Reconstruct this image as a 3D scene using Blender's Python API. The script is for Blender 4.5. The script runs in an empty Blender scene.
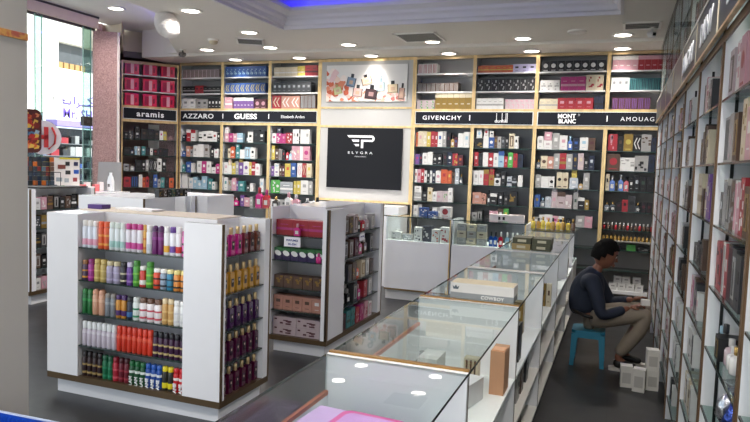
import bpy, bmesh, math, random, re
from mathutils import Vector, Matrix, Euler
random.seed(7)
S = bpy.context.scene
COL = S.collection
PI = math.pi
R = math.radians

# ------------------------------------------------------------------ materials
def lin(c):
    if isinstance(c, str):
        c = tuple(int(c[i:i + 2], 16) / 255 for i in (0, 2, 4))
    return tuple((v / 12.92 if v <= .04045 else ((v + .055) / 1.055) ** 2.4) for v in c)
MATS = {}
def mat(col, rough=.45, metal=0., emit=0., noise=.04, spec=.5, scale=9., bump=0., stretch=None, coat=0.):
    key = (col, rough, metal, emit, noise, spec, scale, bump, stretch, coat)
    if key in MATS: return MATS[key]
    m = bpy.data.materials.new('surface_' + str(col)); m.use_nodes = True
    nt = m.node_tree; b = nt.nodes['Principled BSDF']
    c = lin(col)
    b.inputs['Roughness'].default_value = rough; b.inputs['Metallic'].default_value = metal
    b.inputs['Specular IOR Level'].default_value = spec
    b.inputs['Coat Weight'].default_value = coat
    if emit:
        b.inputs['Base Color'].default_value = (*c, 1)
        b.inputs['Emission Color'].default_value = (*c, 1); b.inputs['Emission Strength'].default_value = emit
    else:
        tc = nt.nodes.new('ShaderNodeTexCoord'); mp = nt.nodes.new('ShaderNodeMapping')
        n = nt.nodes.new('ShaderNodeTexNoise'); n.inputs['Scale'].default_value = scale
        n.inputs['Detail'].default_value = 3
        if stretch: mp.inputs['Scale'].default_value = stretch
        nt.links.new(tc.outputs['Object'], mp.inputs['Vector']); nt.links.new(mp.outputs[0], n.inputs['Vector'])
        r = nt.nodes.new('ShaderNodeMapRange'); r.inputs['To Min'].default_value = 1 - noise * 2; r.inputs['To Max'].default_value = 1 + noise * 2
        nt.links.new(n.outputs['Fac'], r.inputs['Value'])
        mx = nt.nodes.new('ShaderNodeVectorMath'); mx.operation = 'SCALE'; mx.inputs[0].default_value = c
        nt.links.new(r.outputs[0], mx.inputs['Scale']); nt.links.new(mx.outputs[0], b.inputs['Base Color'])
        if bump:
            bp = nt.nodes.new('ShaderNodeBump'); bp.inputs['Strength'].default_value = bump; bp.inputs['Distance'].default_value = .01
            nt.links.new(n.outputs['Fac'], bp.inputs['Height']); nt.links.new(bp.outputs[0], b.inputs['Normal'])
    MATS[key] = m
    return m
def glassmat(tint='eaf6f2', refl=1., dark=0.):
    key = ('g', tint, refl, dark)
    if key in MATS: return MATS[key]
    m = bpy.data.materials.new('clear_glass'); m.use_nodes = True; nt = m.node_tree; nt.nodes.clear()
    o = nt.nodes.new('ShaderNodeOutputMaterial'); mx = nt.nodes.new('ShaderNodeMixShader')
    t = nt.nodes.new('ShaderNodeBsdfTransparent'); g = nt.nodes.new('ShaderNodeBsdfGlossy'); f = nt.nodes.new('ShaderNodeFresnel')
    t.inputs['Color'].default_value = (*lin(tint), 1); g.inputs['Roughness'].default_value = .015; g.inputs['Color'].default_value = (.95, .97, 1, 1)
    f.inputs['IOR'].default_value = 1.5
    mu = nt.nodes.new('ShaderNodeMath'); mu.operation = 'MULTIPLY'; mu.inputs[1].default_value = refl; mu.use_clamp = True
    nt.links.new(f.outputs[0], mu.inputs[0]); ge = nt.nodes.new('ShaderNodeNewGeometry'); iv = nt.nodes.new('ShaderNodeMath'); iv.operation = 'SUBTRACT'; iv.inputs[0].default_value = 1; m2 = nt.nodes.new('ShaderNodeMath'); m2.operation = 'MULTIPLY'
    nt.links.new(ge.outputs['Backfacing'], iv.inputs[1]); nt.links.new(mu.outputs[0], m2.inputs[0]); nt.links.new(iv.outputs[0], m2.inputs[1])
    nt.links.new(m2.outputs[0], mx.inputs['Fac'])
    nt.links.new(t.outputs[0], mx.inputs[1]); nt.links.new(g.outputs[0], mx.inputs[2]); nt.links.new(mx.outputs[0], o.inputs['Surface'])
    MATS[key] = m
    return m
def goldmat():
    if 'gold' in MATS: return MATS['gold']
    m = mat('dcbd88', .28, .55, 0, .25, .5, 14., .15, (1, 1, .35)); MATS['gold'] = m
    return m
def granite():
    if 'gran' in MATS: return MATS['gran']
    m = bpy.data.materials.new('pink_granite'); m.use_nodes = True; nt = m.node_tree; b = nt.nodes['Principled BSDF']
    tc = nt.nodes.new('ShaderNodeTexCoord'); v = nt.nodes.new('ShaderNodeTexVoronoi'); v.inputs['Scale'].default_value = 140
    n = nt.nodes.new('ShaderNodeTexNoise'); n.inputs['Scale'].default_value = 60; n.inputs['Detail'].default_value = 4
    nt.links.new(tc.outputs['Object'], v.inputs['Vector']); nt.links.new(tc.outputs['Object'], n.inputs['Vector'])
    r = nt.nodes.new('ShaderNodeValToRGB'); e = r.color_ramp.elements
    e[0].position = .3; e[0].color = (*lin('6f5452'), 1); e[1].position = .75; e[1].color = (*lin('c9a09c'), 1)
    a = nt.nodes.new('ShaderNodeMath'); a.operation = 'ADD'; a.inputs[1].default_value = 0
    mm = nt.nodes.new('ShaderNodeMix'); mm.inputs['Factor'].default_value = .5
    nt.links.new(n.outputs['Fac'], mm.inputs['A']); nt.links.new(v.outputs['Distance'], mm.inputs['B'])
    nt.links.new(mm.outputs['Result'], a.inputs[0]); nt.links.new(a.outputs[0], r.inputs[0]); nt.links.new(r.outputs[0], b.inputs['Base Color'])
    b.inputs['Roughness'].default_value = .3
    MATS['gran'] = m; return m
def marble():
    m = bpy.data.materials.new('veined_marble'); m.use_nodes = True; nt = m.node_tree; b = nt.nodes['Principled BSDF']
    tc = nt.nodes.new('ShaderNodeTexCoord'); n = nt.nodes.new('ShaderNodeTexNoise'); n.inputs['Scale'].default_value = 9; n.inputs['Distortion'].default_value = 2.5
    r = nt.nodes.new('ShaderNodeValToRGB'); e = r.color_ramp.elements
    e[0].position = .35; e[0].color = (*lin('b0603f'), 1); e[1].position = .65; e[1].color = (*lin('a9584c'), 1)
    k = e.new(.52); k.color = (*lin('c99a55'), 1)
    nt.links.new(tc.outputs['Object'], n.inputs['Vector']); nt.links.new(n.outputs['Fac'], r.inputs[0]); nt.links.new(r.outputs[0], b.inputs['Base Color'])
    b.inputs['Roughness'].default_value = .3
    return m
def floormat():
    m = bpy.data.materials.new('charcoal_floor_tiles'); m.use_nodes = True; nt = m.node_tree; b = nt.nodes['Principled BSDF']
    tc = nt.nodes.new('ShaderNodeTexCoord'); br = nt.nodes.new('ShaderNodeTexBrick')
    br.offset = 0; br.inputs['Scale'].default_value = 1; br.inputs['Brick Width'].default_value = .6; br.inputs['Row Height'].default_value = .6
    br.inputs['Mortar Size'].default_value = .003; br.inputs['Color1'].default_value = (*lin('232325'), 1); br.inputs['Color2'].default_value = (*lin('262527'), 1)
    br.inputs['Mortar'].default_value = (*lin('151515'), 1)
    nt.links.new(tc.outputs['Object'], br.inputs['Vector']); nt.links.new(br.outputs['Color'], b.inputs['Base Color'])
    n = nt.nodes.new('ShaderNodeTexNoise'); n.inputs['Scale'].default_value = 5
    r = nt.nodes.new('ShaderNodeMapRange'); r.inputs['To Min'].default_value = .28; r.inputs['To Max'].default_value = .42
    nt.links.new(tc.outputs['Object'], n.inputs['Vector']); nt.links.new(n.outputs['Fac'], r.inputs['Value']); nt.links.new(r.outputs[0], b.inputs['Roughness'])
    return m

# ------------------------------------------------------------------ mesh builder
class MB:
    def __init__(s): s.v = []; s.f = []; s.m = []; s.mats = []; s.sm = []
    def mi(s, m):
        if m not in s.mats: s.mats.append(m)
        return s.mats.index(m)
    def add(s, vs, fs, m, smooth=False):
        b = len(s.v); s.v += [tuple(v) for v in vs]; k = s.mi(m)
        for f in fs: s.f.append(tuple(b + i for i in f)); s.m.append(k); s.sm.append(smooth)
        return s
    def box(s, x0, y0, z0, x1, y1, z1, m):
        vs = [(x0, y0, z0), (x1, y0, z0), (x1, y1, z0), (x0, y1, z0), (x0, y0, z1), (x1, y0, z1), (x1, y1, z1), (x0, y1, z1)]
        return s.add(vs, [(0, 3, 2, 1), (4, 5, 6, 7), (0, 1, 5, 4), (1, 2, 6, 5), (2, 3, 7, 6), (3, 0, 4, 7)], m)
    def cbox(s, x, y, z, w, d, h, m):
        return s.box(x - w / 2, y - d / 2, z, x + w / 2, y + d / 2, z + h, m)
    def lathe(s, prof, m, n=14, c=(0, 0, 0), sx=1., sy=1.):
        vs = []; fs = []
        for r, z in prof:
            for i in range(n):
                a = 2 * PI * i / n; vs.append((c[0] + r * sx * math.cos(a), c[1] + r * sy * math.sin(a), c[2] + z))
        for k in range(len(prof) - 1):
            for i in range(n):
                j = (i + 1) % n; fs.append((k * n + i, k * n + j, (k + 1) * n + j, (k + 1) * n + i))
        s.add(vs, fs, m, True)
        s.add([vs[i] for i in range(n)], [tuple(range(n - 1, -1, -1))], m)
        l = len(vs) - n; s.add([vs[l + i] for i in range(n)], [tuple(range(n))], m)
        return s
    def prism(s, pts, z0, z1, m):
        n = len(pts); vs = [(x, y, z0) for x, y in pts] + [(x, y, z1) for x, y in pts]
        fs = [tuple(range(n - 1, -1, -1)), tuple(range(n, 2 * n))] + [(i, (i + 1) % n, n + (i + 1) % n, n + i) for i in range(n)]
        return s.add(vs, fs, m)
    def fprism(s, pts, y0, y1, m):      # outline in x,z extruded along y (front at y0)
        n = len(pts); vs = [(x, y0, z) for x, z in pts] + [(x, y1, z) for x, z in pts]
        fs = [tuple(range(n)), tuple(range(2 * n - 1, n - 1, -1))] + [(i, n + i, n + (i + 1) % n, (i + 1) % n) for i in range(n)]
        return s.add(vs, fs, m)
    def tube(s, pts, r, m, n=8):
        pts = [Vector(p) for p in pts]; vs = []; fs = []
        for i, p in enumerate(pts):
            d = (pts[min(i + 1, len(pts) - 1)] - pts[max(i - 1, 0)]).normalized()
            a = d.cross(Vector((0, 0, 1)) if abs(d.z) < .9 else Vector((1, 0, 0))).normalized(); b = d.cross(a)
            rr = r[i] if isinstance(r, (list, tuple)) else r
            for k in range(n):
                t = 2 * PI * k / n; vs.append(p + a * rr * math.cos(t) + b * rr * math.sin(t))
        for i in range(len(pts) - 1):
            for k in range(n):
                j = (k + 1) % n; fs.append((i * n + k, i * n + j, (i + 1) * n + j, (i + 1) * n + k))
        s.add(vs, fs, m, True)
        s.add(vs[:n], [tuple(range(n))], m); s.add(vs[-n:], [tuple(range(n - 1, -1, -1))], m)
        return s
    def mesh(s, name):
        me = bpy.data.meshes.new(name); me.from_pydata(s.v, [], s.f)
        for m in s.mats: me.materials.append(m)
        me.polygons.foreach_set('material_index', s.m); me.polygons.foreach_set('use_smooth', s.sm)
        bm = bmesh.new(); bm.from_mesh(me); bmesh.ops.recalc_face_normals(bm, faces=bm.faces); bm.to_mesh(me); bm.free()
        me.update(); return me
    def build(s, name, parent=None, loc=(0, 0, 0), rz=0.):
        return link(name, s.mesh(name), parent, loc, rz)
def link(name, me, parent=None, loc=(0, 0, 0), rz=0.):
    o = bpy.data.objects.new(name, me); COL.objects.link(o); o.location = loc; o.rotation_euler = (0, 0, rz)
    if parent: o.parent = parent
    return o
def tag(o, label, cat, group=None):
    if len(label.replace('-', ' ').split()) > 16: label = label.replace('light blue', 'blue').replace('dusty pink', 'pink').replace(' from the camera', ' from camera').replace(' on the', ' on').replace('dark green', 'green')
    o['label'] = label; o['category'] = cat
    if group: o['group'] = group
    return o
def thing(name, label, cat, loc=(0, 0, 0), rz=0., group=None):
    o = bpy.data.objects.new(name, None); COL.objects.link(o); o.location = loc; o.rotation_euler = (0, 0, rz); o.empty_display_size = .05
    return tag(o, label, cat, group)
def struct(o): o['kind'] = 'structure'; return o
def copy_tree(o, parent=None):
    c = o.copy(); COL.objects.link(c)
    if parent: c.parent = parent
    for ch in [k for k in bpy.data.objects if k.parent == o]: copy_tree(ch, c)
    return c
TX = {}
def text(s, size, m, parent=None, loc=(0, 0, 0), rot=(PI / 2, 0, 0), sx=1., bold=0., align='CENTER', name='lettering', ext=.002, track=1.):
    cu = bpy.data.curves.new('t', 'FONT'); cu.body = s; cu.size = size; cu.extrude = ext; cu.offset = bold; cu.align_x = align
    cu.space_character = track; cu.resolution_u = 3
    t = bpy.data.objects.new('t', cu); COL.objects.link(t)
    dg = bpy.context.evaluated_depsgraph_get(); me = bpy.data.meshes.new_from_object(t.evaluated_get(dg))
    bpy.data.objects.remove(t)
    me.materials.clear(); me.materials.append(m); me.name = name
    o = link(name, me, parent, loc); o.rotation_euler = rot; o.scale = (sx, 1, 1)
    return o
ORD = ['first', 'second', 'third', 'fourth', 'fifth', 'sixth', 'seventh', 'eighth', 'ninth', 'tenth', 'eleventh', 'twelfth',
       'thirteenth', 'fourteenth', 'fifteenth', 'sixteenth', 'seventeenth', 'eighteenth', 'nineteenth', 'twentieth', 'twenty-first', 'twenty-second', 'twenty-third', 'twenty-fourth', 'twenty-fifth']
WHITE = mat('e9e9ec', .22, noise=.01, coat=.3)
WHITEM = mat('dcdcdc', .5, noise=.015)
GOLD = goldmat()
BRONZE = mat('6a5740', .3, .6, noise=.1)
BLACK = mat('161616', .4)
GLASS = glassmat('f8fcfb', .75); GEDGE = mat('1d3a36', .15, noise=.02)
SHELFG = glassmat('dfeae6', .8)

# ------------------------------------------------------------------ colours of the goods
PAL = {'W': ('e8e6e3', 'white'), 'G': ('a9a7a5', 'grey'), 'K': ('1c1b1d', 'black'), 'R': ('b3202c', 'red'), 'P': ('d99aa9', 'pink'),
       'B': ('2b56a8', 'blue'), 'L': ('9cc4dc', 'light blue'), 'N': ('1f2740', 'navy'), 'T': ('3f8f93', 'teal'), 'Y': ('dcc34e', 'yellow'),
       'D': ('b08a3e', 'gold'), 'O': ('d9572a', 'orange'), 'V': ('7a4fa0', 'purple'), 'M': ('c22a7c', 'magenta'), 'C': ('dfcfae', 'cream'),
       'U': ('5a2230', 'burgundy'), 'E': ('4fb548', 'green'), 'S': ('c4c6c9', 'silver'), 'X': ('5f4334', 'brown'), 'A': ('c98a76', 'salmon'),
       'Z': ('3a3a3e', 'charcoal'), 'Q': ('c9b4b8', 'dusty pink'), 'H': ('3e5a4a', 'dark green'), 'J': ('b9b3e0', 'lilac')}
def muted(h):
    c = [int(h[i:i + 2], 16) / 255 for i in (0, 2, 4)]; g = (max(c) + min(c)) / 2
    return tuple(round((g + (v - g) * .84) * .88, 3) for v in c)
def pm(c): 
    u = c.upper(); h = muted(PAL[u][0])
    if u == 'D': return mat(h, .3, .6, noise=.06)
    if u == 'S': return mat(h, .25, .5, noise=.05)
    return mat(h, .38, noise=.05, scale=30.)
STY = {'p': 'label', 'b': 'band', 'd': 'round mark', 't': 'top', 's': 'stripes', 'w': 'window', 'n': 'print', 'c': 'chevrons', 'v': ''}
CACHE = {}
def box_mesh(w, d, h, body, lab, sty):
    w, d, h = round(w, 3), round(d, 3), round(h, 3)
    key = (w, d, h, body, lab, sty)
    if key in CACHE: return CACHE[key]
    b = MB(); B = pm(body); L = pm(lab); y = -d / 2; e = .0012
    b.cbox(0, 0, 0, w, d, h, B)
    def dec(x0, z0, x1, z1, m, k=1):
        b.box(w * (x0 - .5), y - e * k, h * z0, w * (x1 - .5), y, h * z1, m)
    if sty == 'p': dec(.28, .5, .72, .72, L); dec(.3, .2, .7, .23, L)
    elif sty == 'b': dec(.0, .32, 1, .48, L); dec(.25, .66, .75, .71, L)
    elif sty == 't': dec(0, .72, 1, 1, L); b.box(-w / 2, -d / 2, h, w / 2, d / 2, h + .0008, L); dec(.25, .3, .75, .36, L)
    elif sty == 'd':
        rr = min(w, h) * .3
        b.add([(rr * math.cos(t * PI / 6), y - e, h * .55 + rr * math.sin(t * PI / 6)) for t in range(12)], [tuple(range(12))], L)
        dec(.2, .1, .8, .15, L)
    elif sty == 's':
        for k in range(3): dec(.15 + .28 * k, .06, .27 + .28 * k, .94, L)
    elif sty == 'w': dec(.15, .14, .85, .86, L); dec(.35, .2, .65, .66, B, 2); dec(.43, .66, .57, .78, B, 2)
    elif sty == 'n':
        rn = random.Random(hash((body, lab, w, h)) & 255)
        for k in range(6):
            a, c = rn.uniform(.02, .75), rn.uniform(.04, .8); dec(a, c, min(a + rn.uniform(.1, .3), .98), min(c + rn.uniform(.06, .2), .96), L)
    elif sty == 'c':
        for k in range(2):
            x = -.4 * w + .38 * w * k
            b.fprism([(x, h * .5), (x + .3 * w, h * .85), (x + .42 * w, h * .85), (x + .12 * w, h * .5), (x + .42 * w, h * .15), (x + .3 * w, h * .15)], y - e, y, L)
    me = b.mesh('perfume_box'); CACHE[key] = me; return me
def bottle_mesh(w, d, h, body, cap, rnd=False):
    w, d, h = round(w, 3), round(d, 3), round(h, 3)
    key = ('bt', w, d, h, body, cap, rnd)
    if key in CACHE: return CACHE[key]
    b = MB(); B = mat(PAL[body][0], .08, noise=.05, coat=1.); C = pm(cap) if cap != 'D' else mat('c9a765', .25, .8)
    if rnd: b.lathe([(w * .42, 0), (w * .5, h * .04), (w * .5, h * .55), (w * .4, h * .64), (w * .16, h * .68), (w * .16, h * .72)], B, 12, sy=d / w)
    else: b.fprism([(-w / 2, 0), (w / 2, 0), (w / 2, h * .58), (w * .32, h * .66), (w * .14, h * .68), (w * .14, h * .72), (-w * .14, h * .72), (-w * .14, h * .68), (-w * .32, h * .66), (-w / 2, h * .58)], -d / 2, d / 2, B)
    if not rnd: b.box(-w * .28, -d / 2 - .001, h * .16, w * .28, -d / 2, h * .42, pm('W' if body != 'W' else 'G'))
    b.lathe([(w * .2, h * .7), (w * .22, h * .72), (w * .22, h * .98), (w * .18, h)], C, 10)
    me = b.mesh('perfume_bottle'); CACHE[key] = me; return me

# ------------------------------------------------------------------ camera, view
CZ = 1.6
cam = bpy.data.cameras.new('camera'); co = bpy.data.objects.new('camera', cam); COL.objects.link(co); S.camera = co
yaw, pit, rol = R(20.6), R(4.1), R(1.95)
fw = Vector((-math.sin(yaw) * math.cos(pit), math.cos(yaw) * math.cos(pit), -math.sin(pit)))
r0 = fw.cross(Vector((0, 0, 1))).normalized(); u0 = r0.cross(fw)
r1 = math.cos(rol) * r0 + math.sin(rol) * u0; u1 = -math.sin(rol) * r0 + math.cos(rol) * u0
co.matrix_world = Matrix(((r1.x, u1.x, -fw.x, 0), (r1.y, u1.y, -fw.y, 0), (r1.z, u1.z, -fw.z, CZ), (0, 0, 0, 1)))
cam.sensor_width = 36; cam.lens = 650 / 750 * 36; cam.clip_start = .02
S.view_settings.view_transform = 'Standard'; S.view_settings.look = 'None'; S.view_settings.gamma = 1; S.view_settings.use_curve_mapping = False
S.view_settings.exposure = 0.5
S.cycles.max_bounces = 8; S.cycles.transparent_max_bounces = 24; S.cycles.caustics_reflective = False; S.cycles.caustics_refractive = False
S.cycles.use_denoising = True
w = bpy.data.worlds.new('daylight'); S.world = w; w.use_nodes = True
bg = w.node_tree.nodes['Background']; bg.inputs['Color'].default_value = (.80, .90, 1., 1); bg.inputs['Strength'].default_value = 1.5
sun = bpy.data.lights.new('sun', 'SUN'); sun.energy = 5; sun.angle = R(1); so = bpy.data.objects.new('sun', sun); COL.objects.link(so)
so.rotation_euler = Vector((-.72, .18, -.62)).to_track_quat('-Z', 'Y').to_euler()

# ------------------------------------------------------------------ setting
CE = 3.09
CEIL = mat('dcd6ce', .75, noise=.015, scale=2.)
b = MB(); b.box(-6.9, -1.6, -.1, 1., 8.9, 0, floormat()); struct(b.build('floor'))
def cs(z): return (z - 1.6) / 1.4
edge = [(-4.463, 4.678), (-4.43, 4.903), (-4.417, 5.199), (-4.477, 5.462), (-4.62, 5.72), (-4.86, 6.065), (-5.1, 6.4), (-5.374, 6.805), (-5.6, 7.17), (-5.819, 7.532), (-6.1, 8.0)]
edge = [(x * (CE - 1.6) / 1.44, y * (CE - 1.6) / 1.44) for x, y in edge]
TX0, TX1, TY0, TY1 = -3.68, -.06, 2.6, 6.62
b = MB()
b.prism([(TX0, -1.6), (TX0, 7.85), (edge[-1][0] + .0, 7.85)] + [p for p in reversed(edge) if p[1] < 7.8] + [(edge[0][0], -1.6)], CE, 3.5, CEIL)
b.box(TX1, -1.6, CE, .75, 7.85, 3.5, CEIL)
b.box(TX0, TY1, CE, TX1, 7.85, 3.5, CEIL); b.box(TX0, -1.6, CE, TX1, TY0, 3.5, CEIL)
b.box(-6.7, 7.85, 3.055, .75, 8.75, 3.5, CEIL)
struct(b.build('ceiling'))
b = MB(); b.box(-6.95, -1.6, 3.45, -4.4, 8.9, 3.55, mat('d2cdc8', .8, noise=.01)); struct(b.build('ceiling_raised'))
# tray: crown moulding and blue lit recess
b = MB(); b.box(TX0 - .3, TY0 - .3, 3.5, TX1 + .3, TY1 + .3, 3.56, mat('d8d6e0', .8, noise=.01)); struct(b.build('ceiling_tray'))
prof = [(0, CE - .012), (.03, CE - .012), (.03, CE + .02), (.06, CE + .03), (.075, CE + .07), (.11, CE + .09), (.12, CE + .12), (.2, CE + .15), (.21, CE + .19), (.0, CE + .19)]
MOLD = mat('d4d0d2', .6, noise=.01)
for nm, P0, P1, inn in (('trim_1', (TX0, TY1), (TX1, TY1), (0, -1)), ('trim_2', (TX0, TY0), (TX0, TY1), (1, 0)), ('trim_3', (TX1, TY0), (TX1, TY1), (-1, 0)), ('trim_4', (TX0, TY0), (TX1, TY0), (0, 1))):
    b = MB(); vs = []; n = len(prof)
    dv = Vector((P1[0] - P0[0], P1[1] - P0[1])).normalized()
    for P, sg in ((P0, 1), (P1, -1)):
        for o_, z in prof: vs.append((P[0] + inn[0] * o_ + dv.x * o_ * sg, P[1] + inn[1] * o_ + dv.y * o_ * sg, z))
    b.add(vs, [tuple(range(n)), tuple(range(2 * n - 1, n - 1, -1))] + [(i, (i + 1) % n, n + (i + 1) % n, n + i) for i in range(n)], MOLD)
    struct(b.build(nm))
BLUE = mat('1d10ff', .5, emit=3.8)
t = thing('cove_light', 'blue glowing light strip running round the recessed ceiling tray', 'light')
for x0, y0, x1, y1 in ((TX0 + .03, TY1 - .06, TX1 - .03, TY1 - .03), (TX0 + .03, TY0 + .03, TX1 - .03, TY0 + .06), (TX0 + .03, TY0 + .07, TX0 + .06, TY1 - .07), (TX1 - .06, TY0 + .07, TX1 - .03, TY1 - .07)):
    b = MB(); b.box(x0, y0, CE + .2, x1, y1, CE + .225, BLUE); b.build('light_strip', t)
t = thing('cove_light', 'lavender light strip behind the curved ceiling edge at top left', 'light')
b = MB(); b.tube([(x - .03, y, 3.3) for x, y in edge[:-2]], .012, mat('8a78ff', .5, emit=9.), 8); b.build('light_strip', t)
# walls
WALL = mat('cfcac4', .7, noise=.01)
b = MB(); b.box(-7.6, 8.72, 0, 1., 8.85, 3.6, WALL); struct(b.build('wall_back'))
b = MB(); b.box(.62, -1.6, 0, .75, 8.72, 3.6, WALL); struct(b.build('wall_right'))
b = MB(); b.box(-6.85, -1.6, 0, -6.7, 7.0, 1.06, mat('cdc6be', .6)); b.box(-6.85, -1.6, 3.3, -6.7, 7.0, 3.45, mat('d8c3b5', .7)); struct(b.build('wall_left'))
b = MB(); b.box(-6.86, 3., 1.06, -6.52, 7.0, 1.12, WHITE); struct(b.build('trim_5'))
b = MB()
for y0, y1 in ((3.2, 5.0), (5.01, 6.02), (6.03, 6.78), (6.79, 7.0)): b.box(-6.785, y0, 1.12, -6.775, y1, 3.3, GLASS)
b.box(-6.8, 3.2, 3.27, -6.76, 7.0, 3.3, mat('4a4038', .4)); struct(b.build('window_1'))
b = MB(); b.box(-6.77, -1.6, 3.425, -6.69, 7.0, 3.45, mat('3a3430', .5)); struct(b.build('trim_6'))
for i, (y0, y1, l) in enumerate(((6.71, 6.84, 'greenish glass window fin beside the granite column, with black lock'), (5.96, 6.06, 'greenish glass window fin nearest the left partition'))):
    t = thing('glass_fin', l, 'window fin', (-6.68, (y0 + y1) / 2, 1.1205), group='glass fins of the shop window')
    b = MB(); b.box(-.006, -(y1 - y0) / 2, 0, .006, (y1 - y0) / 2, 2.15, glassmat('cfe2dc', 1.1)); b.box(-.008, -(y1 - y0) / 2 - .004, 0, .008, -(y1 - y0) / 2, 2.15, mat('7f9a92', .2)); b.box(-.008, (y1 - y0) / 2, 0, .008, (y1 - y0) / 2 + .004, 2.15, mat('7f9a92', .2)); b.build('glass_blade', t)
    if i == 0: b = MB(); b.box(-.03, -.08, .86, .03, .07, .98, mat('2b2522', .4)); b.box(.03, -.03, .9, .033, .02, .94, mat('555555', .3, .8)); b.build('lock_case', t)
b = MB(); b.prism([(-6.80, 7.0), (-6.53, 7.2), (-6.74, 7.43), (-7.0, 7.3)], 0, 3.28, granite()); struct(b.build('column_granite'))
b = MB(); b.box(-6.56, 7.185, .9, -6.53, 7.215, 3.28, mat('d9cdc8', .4)); struct(b.build('trim_7'))
b = MB(); b.prism([(-7.02, 7.3), (-6.98, 7.36), (-7.25, 8.1), (-6.4, 8.72), (-7.3, 8.72), (-7.4, 8.1)], 0, 3.45, granite()); struct(b.build('wall_niche'))
BEI = mat('c9bda8', .7, noise=.02, scale=4, stretch=(1, 1, 8))
b = MB(); b.prism([(-6.74, 7.44), (-6.60, 7.32), (-7.0, 7.82), (-6.3, 8.6), (-6.3, 8.72), (-7.5, 8.72), (-7.5, 7.5)], 3.15, 3.46, BEI); struct(b.build('wall_bulkhead'))
b = MB(); b.prism([(-6.99, 7.8), (-6.42, 8.4), (-6.6, 8.6), (-7.15, 8.0)], 3.06, 3.15, mat('4a433e', .5)); struct(b.build('trim_8'))
# near-left partition
b = MB(); PT = mat('a9a59f', .5, noise=.02, scale=2)
b.box(-2.62, -1.6, 0, -2.5, 2.19, 3.09, PT); struct(b.build('wall_partition'))
b = MB(); b.box(-2.51, -1.6, 2.094, -2.494, 2.19, 2.124, marble()); struct(b.build('trim_9'))

# ------------------------------------------------------------------ ceiling fixtures
LENS = mat('fff4e6', .5, emit=7.)
RING = mat('e8e4de', .4)
def downlight(x, y, z, label, E=16, sp=150, grp='round recessed ceiling downlights'):
    t = thing('ceiling_downlight', label, 'ceiling light', (x, y, z), group='round recessed ceiling downlights')
    b = MB(); b.lathe([(.088, 0), (.115, 0), (.115, -.008), (.088, -.012), (.088, 0)], RING, 24); b.build('ring', t)
    b = MB(); b.lathe([(.0875, -.002), (.0875, -.008)], LENS, 24); b.build('lens', t)
    l = bpy.data.lights.new('lamp', 'AREA'); l.shape = 'DISK'; l.size = .17; l.energy = E; l.color = (1, .955, .89); l.spread = R(sp)
    o = bpy.data.objects.new('lamp', l); COL.objects.link(o); o.parent = t; o.location = (0, 0, -.016)
    return t
k1 = (3.055 - 1.6) / 1.4; k2 = (CE - 1.6) / 1.4
for i, x in enumerate((-5.14, -4.14, -3.1, -2.075, -1.07, -.07)):
    downlight(x * k1, 7.92 * k1, 3.055, ORD[i] + ' ceiling downlight from left in the row touching the back shelving', 3, 95)
for i, x in enumerate((-5.07, -4.14, -3.09, -2.07, -1.065, -.065)):
    downlight(x * k2, 7.15 * k2, CE, ORD[i] + ' ceiling downlight from left in the second row before the back shelving', 15, 130)
downlight(-3.9 * k2, 6.27 * k2, CE, 'ceiling downlight just left of the far corner of the blue tray', 14)
downlight(-3.91 * k2, 5.25 * k2, CE, 'ceiling downlight at top left between ribbed lamp and tray moulding', 14)
downlight(-6.06, 6.62, 3.45, 'ceiling downlight high above the shop window beside the granite column', 14)
for x, y, e, l in ((-4.2, 3.7, 14, 'ceiling downlight left of the blue tray above the near stand'), (-4.2, 2.3, 14, 'ceiling downlight left of the blue tray nearer the camera'), (-4.2, .9, 14, 'ceiling downlight left of the blue tray beside the camera'), (.2, 3.9, 6, 'ceiling downlight above the aisle by the right shelving'),
        (.2, 2.5, 10, 'ceiling downlight above the aisle ahead of the camera'), (.2, 1.1, 12, 'ceiling downlight above the camera by the right shelving'), (-2.3, 1.3, 14, 'ceiling downlight before the tray left of the camera'), (-.9, 1.3, 14, 'ceiling downlight before the tray above the nearest counter')):
    downlight(x, y, CE, l, e)  # extra downlights out of view, added only to light the room
def vent(x, y, z, w_, d_, label, rz=0, n=6):
    t = thing('air_vent', label, 'vent', (x, y, z), rz, 'ceiling air vents')
    b = MB()
    for s_ in (-1, 1):
        b.box(-w_ / 2, s_ * (d_ / 2 - .012) - .012, -.014, w_ / 2, s_ * (d_ / 2 - .012) + .012, 0, RING)
        b.box(s_ * (w_ / 2 - .012) - .012, -d_ / 2, -.014, s_ * (w_ / 2 - .012) + .012, d_ / 2, 0, RING)
    b.build('frame', t)
    b = MB(); b.box(-w_ / 2 + .01, -d_ / 2 + .01, -.002, w_ / 2 - .01, d_ / 2 - .01, 0, mat('3a3835', .7)); b.build('duct', t)
    b = MB()
    for i in range(n):
        u = (i + 1) / (n + 1) - .5
        b.box(-w_ / 2 + .02, u * d_ - .008, -.012, w_ / 2 - .02, u * d_ + .008, -.006, mat('8b8782', .5))
    b.build('slats', t)
vent(-2.27, 7.32, CE, .5, .5, 'square slatted air vent between the tray and the two centre downlights', n=8)
vent(.11, 7.17, CE, .36, .34, 'narrow slatted air vent at the right beside the tall right shelving', n=4)
vent(-4.45, 7.18, CE, .34, .4, 'dark slatted air vent at the left near a white detector', R(30), n=5)
def dome(x, y, z, label, cat, r=.06, hh=.05, m=None, nm='smoke_detector'):
    t = thing(nm, label, cat, (x, y, z))
    b = MB(); b.lathe([(r, 0), (r, -.012), (r * .85, -.02)], RING, 20); b.build('base', t)
    b = MB(); b.lathe([(r * .8, -.02), (r * .72, -hh * .8), (r * .4, -hh)], m or RING, 20); b.build('cover', t)
dome(-4.87, 7.0, CE, 'round beige smoke detector on the ceiling beside the left vent', 'smoke detector', .07, .06, mat('c5b79c', .5))
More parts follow.
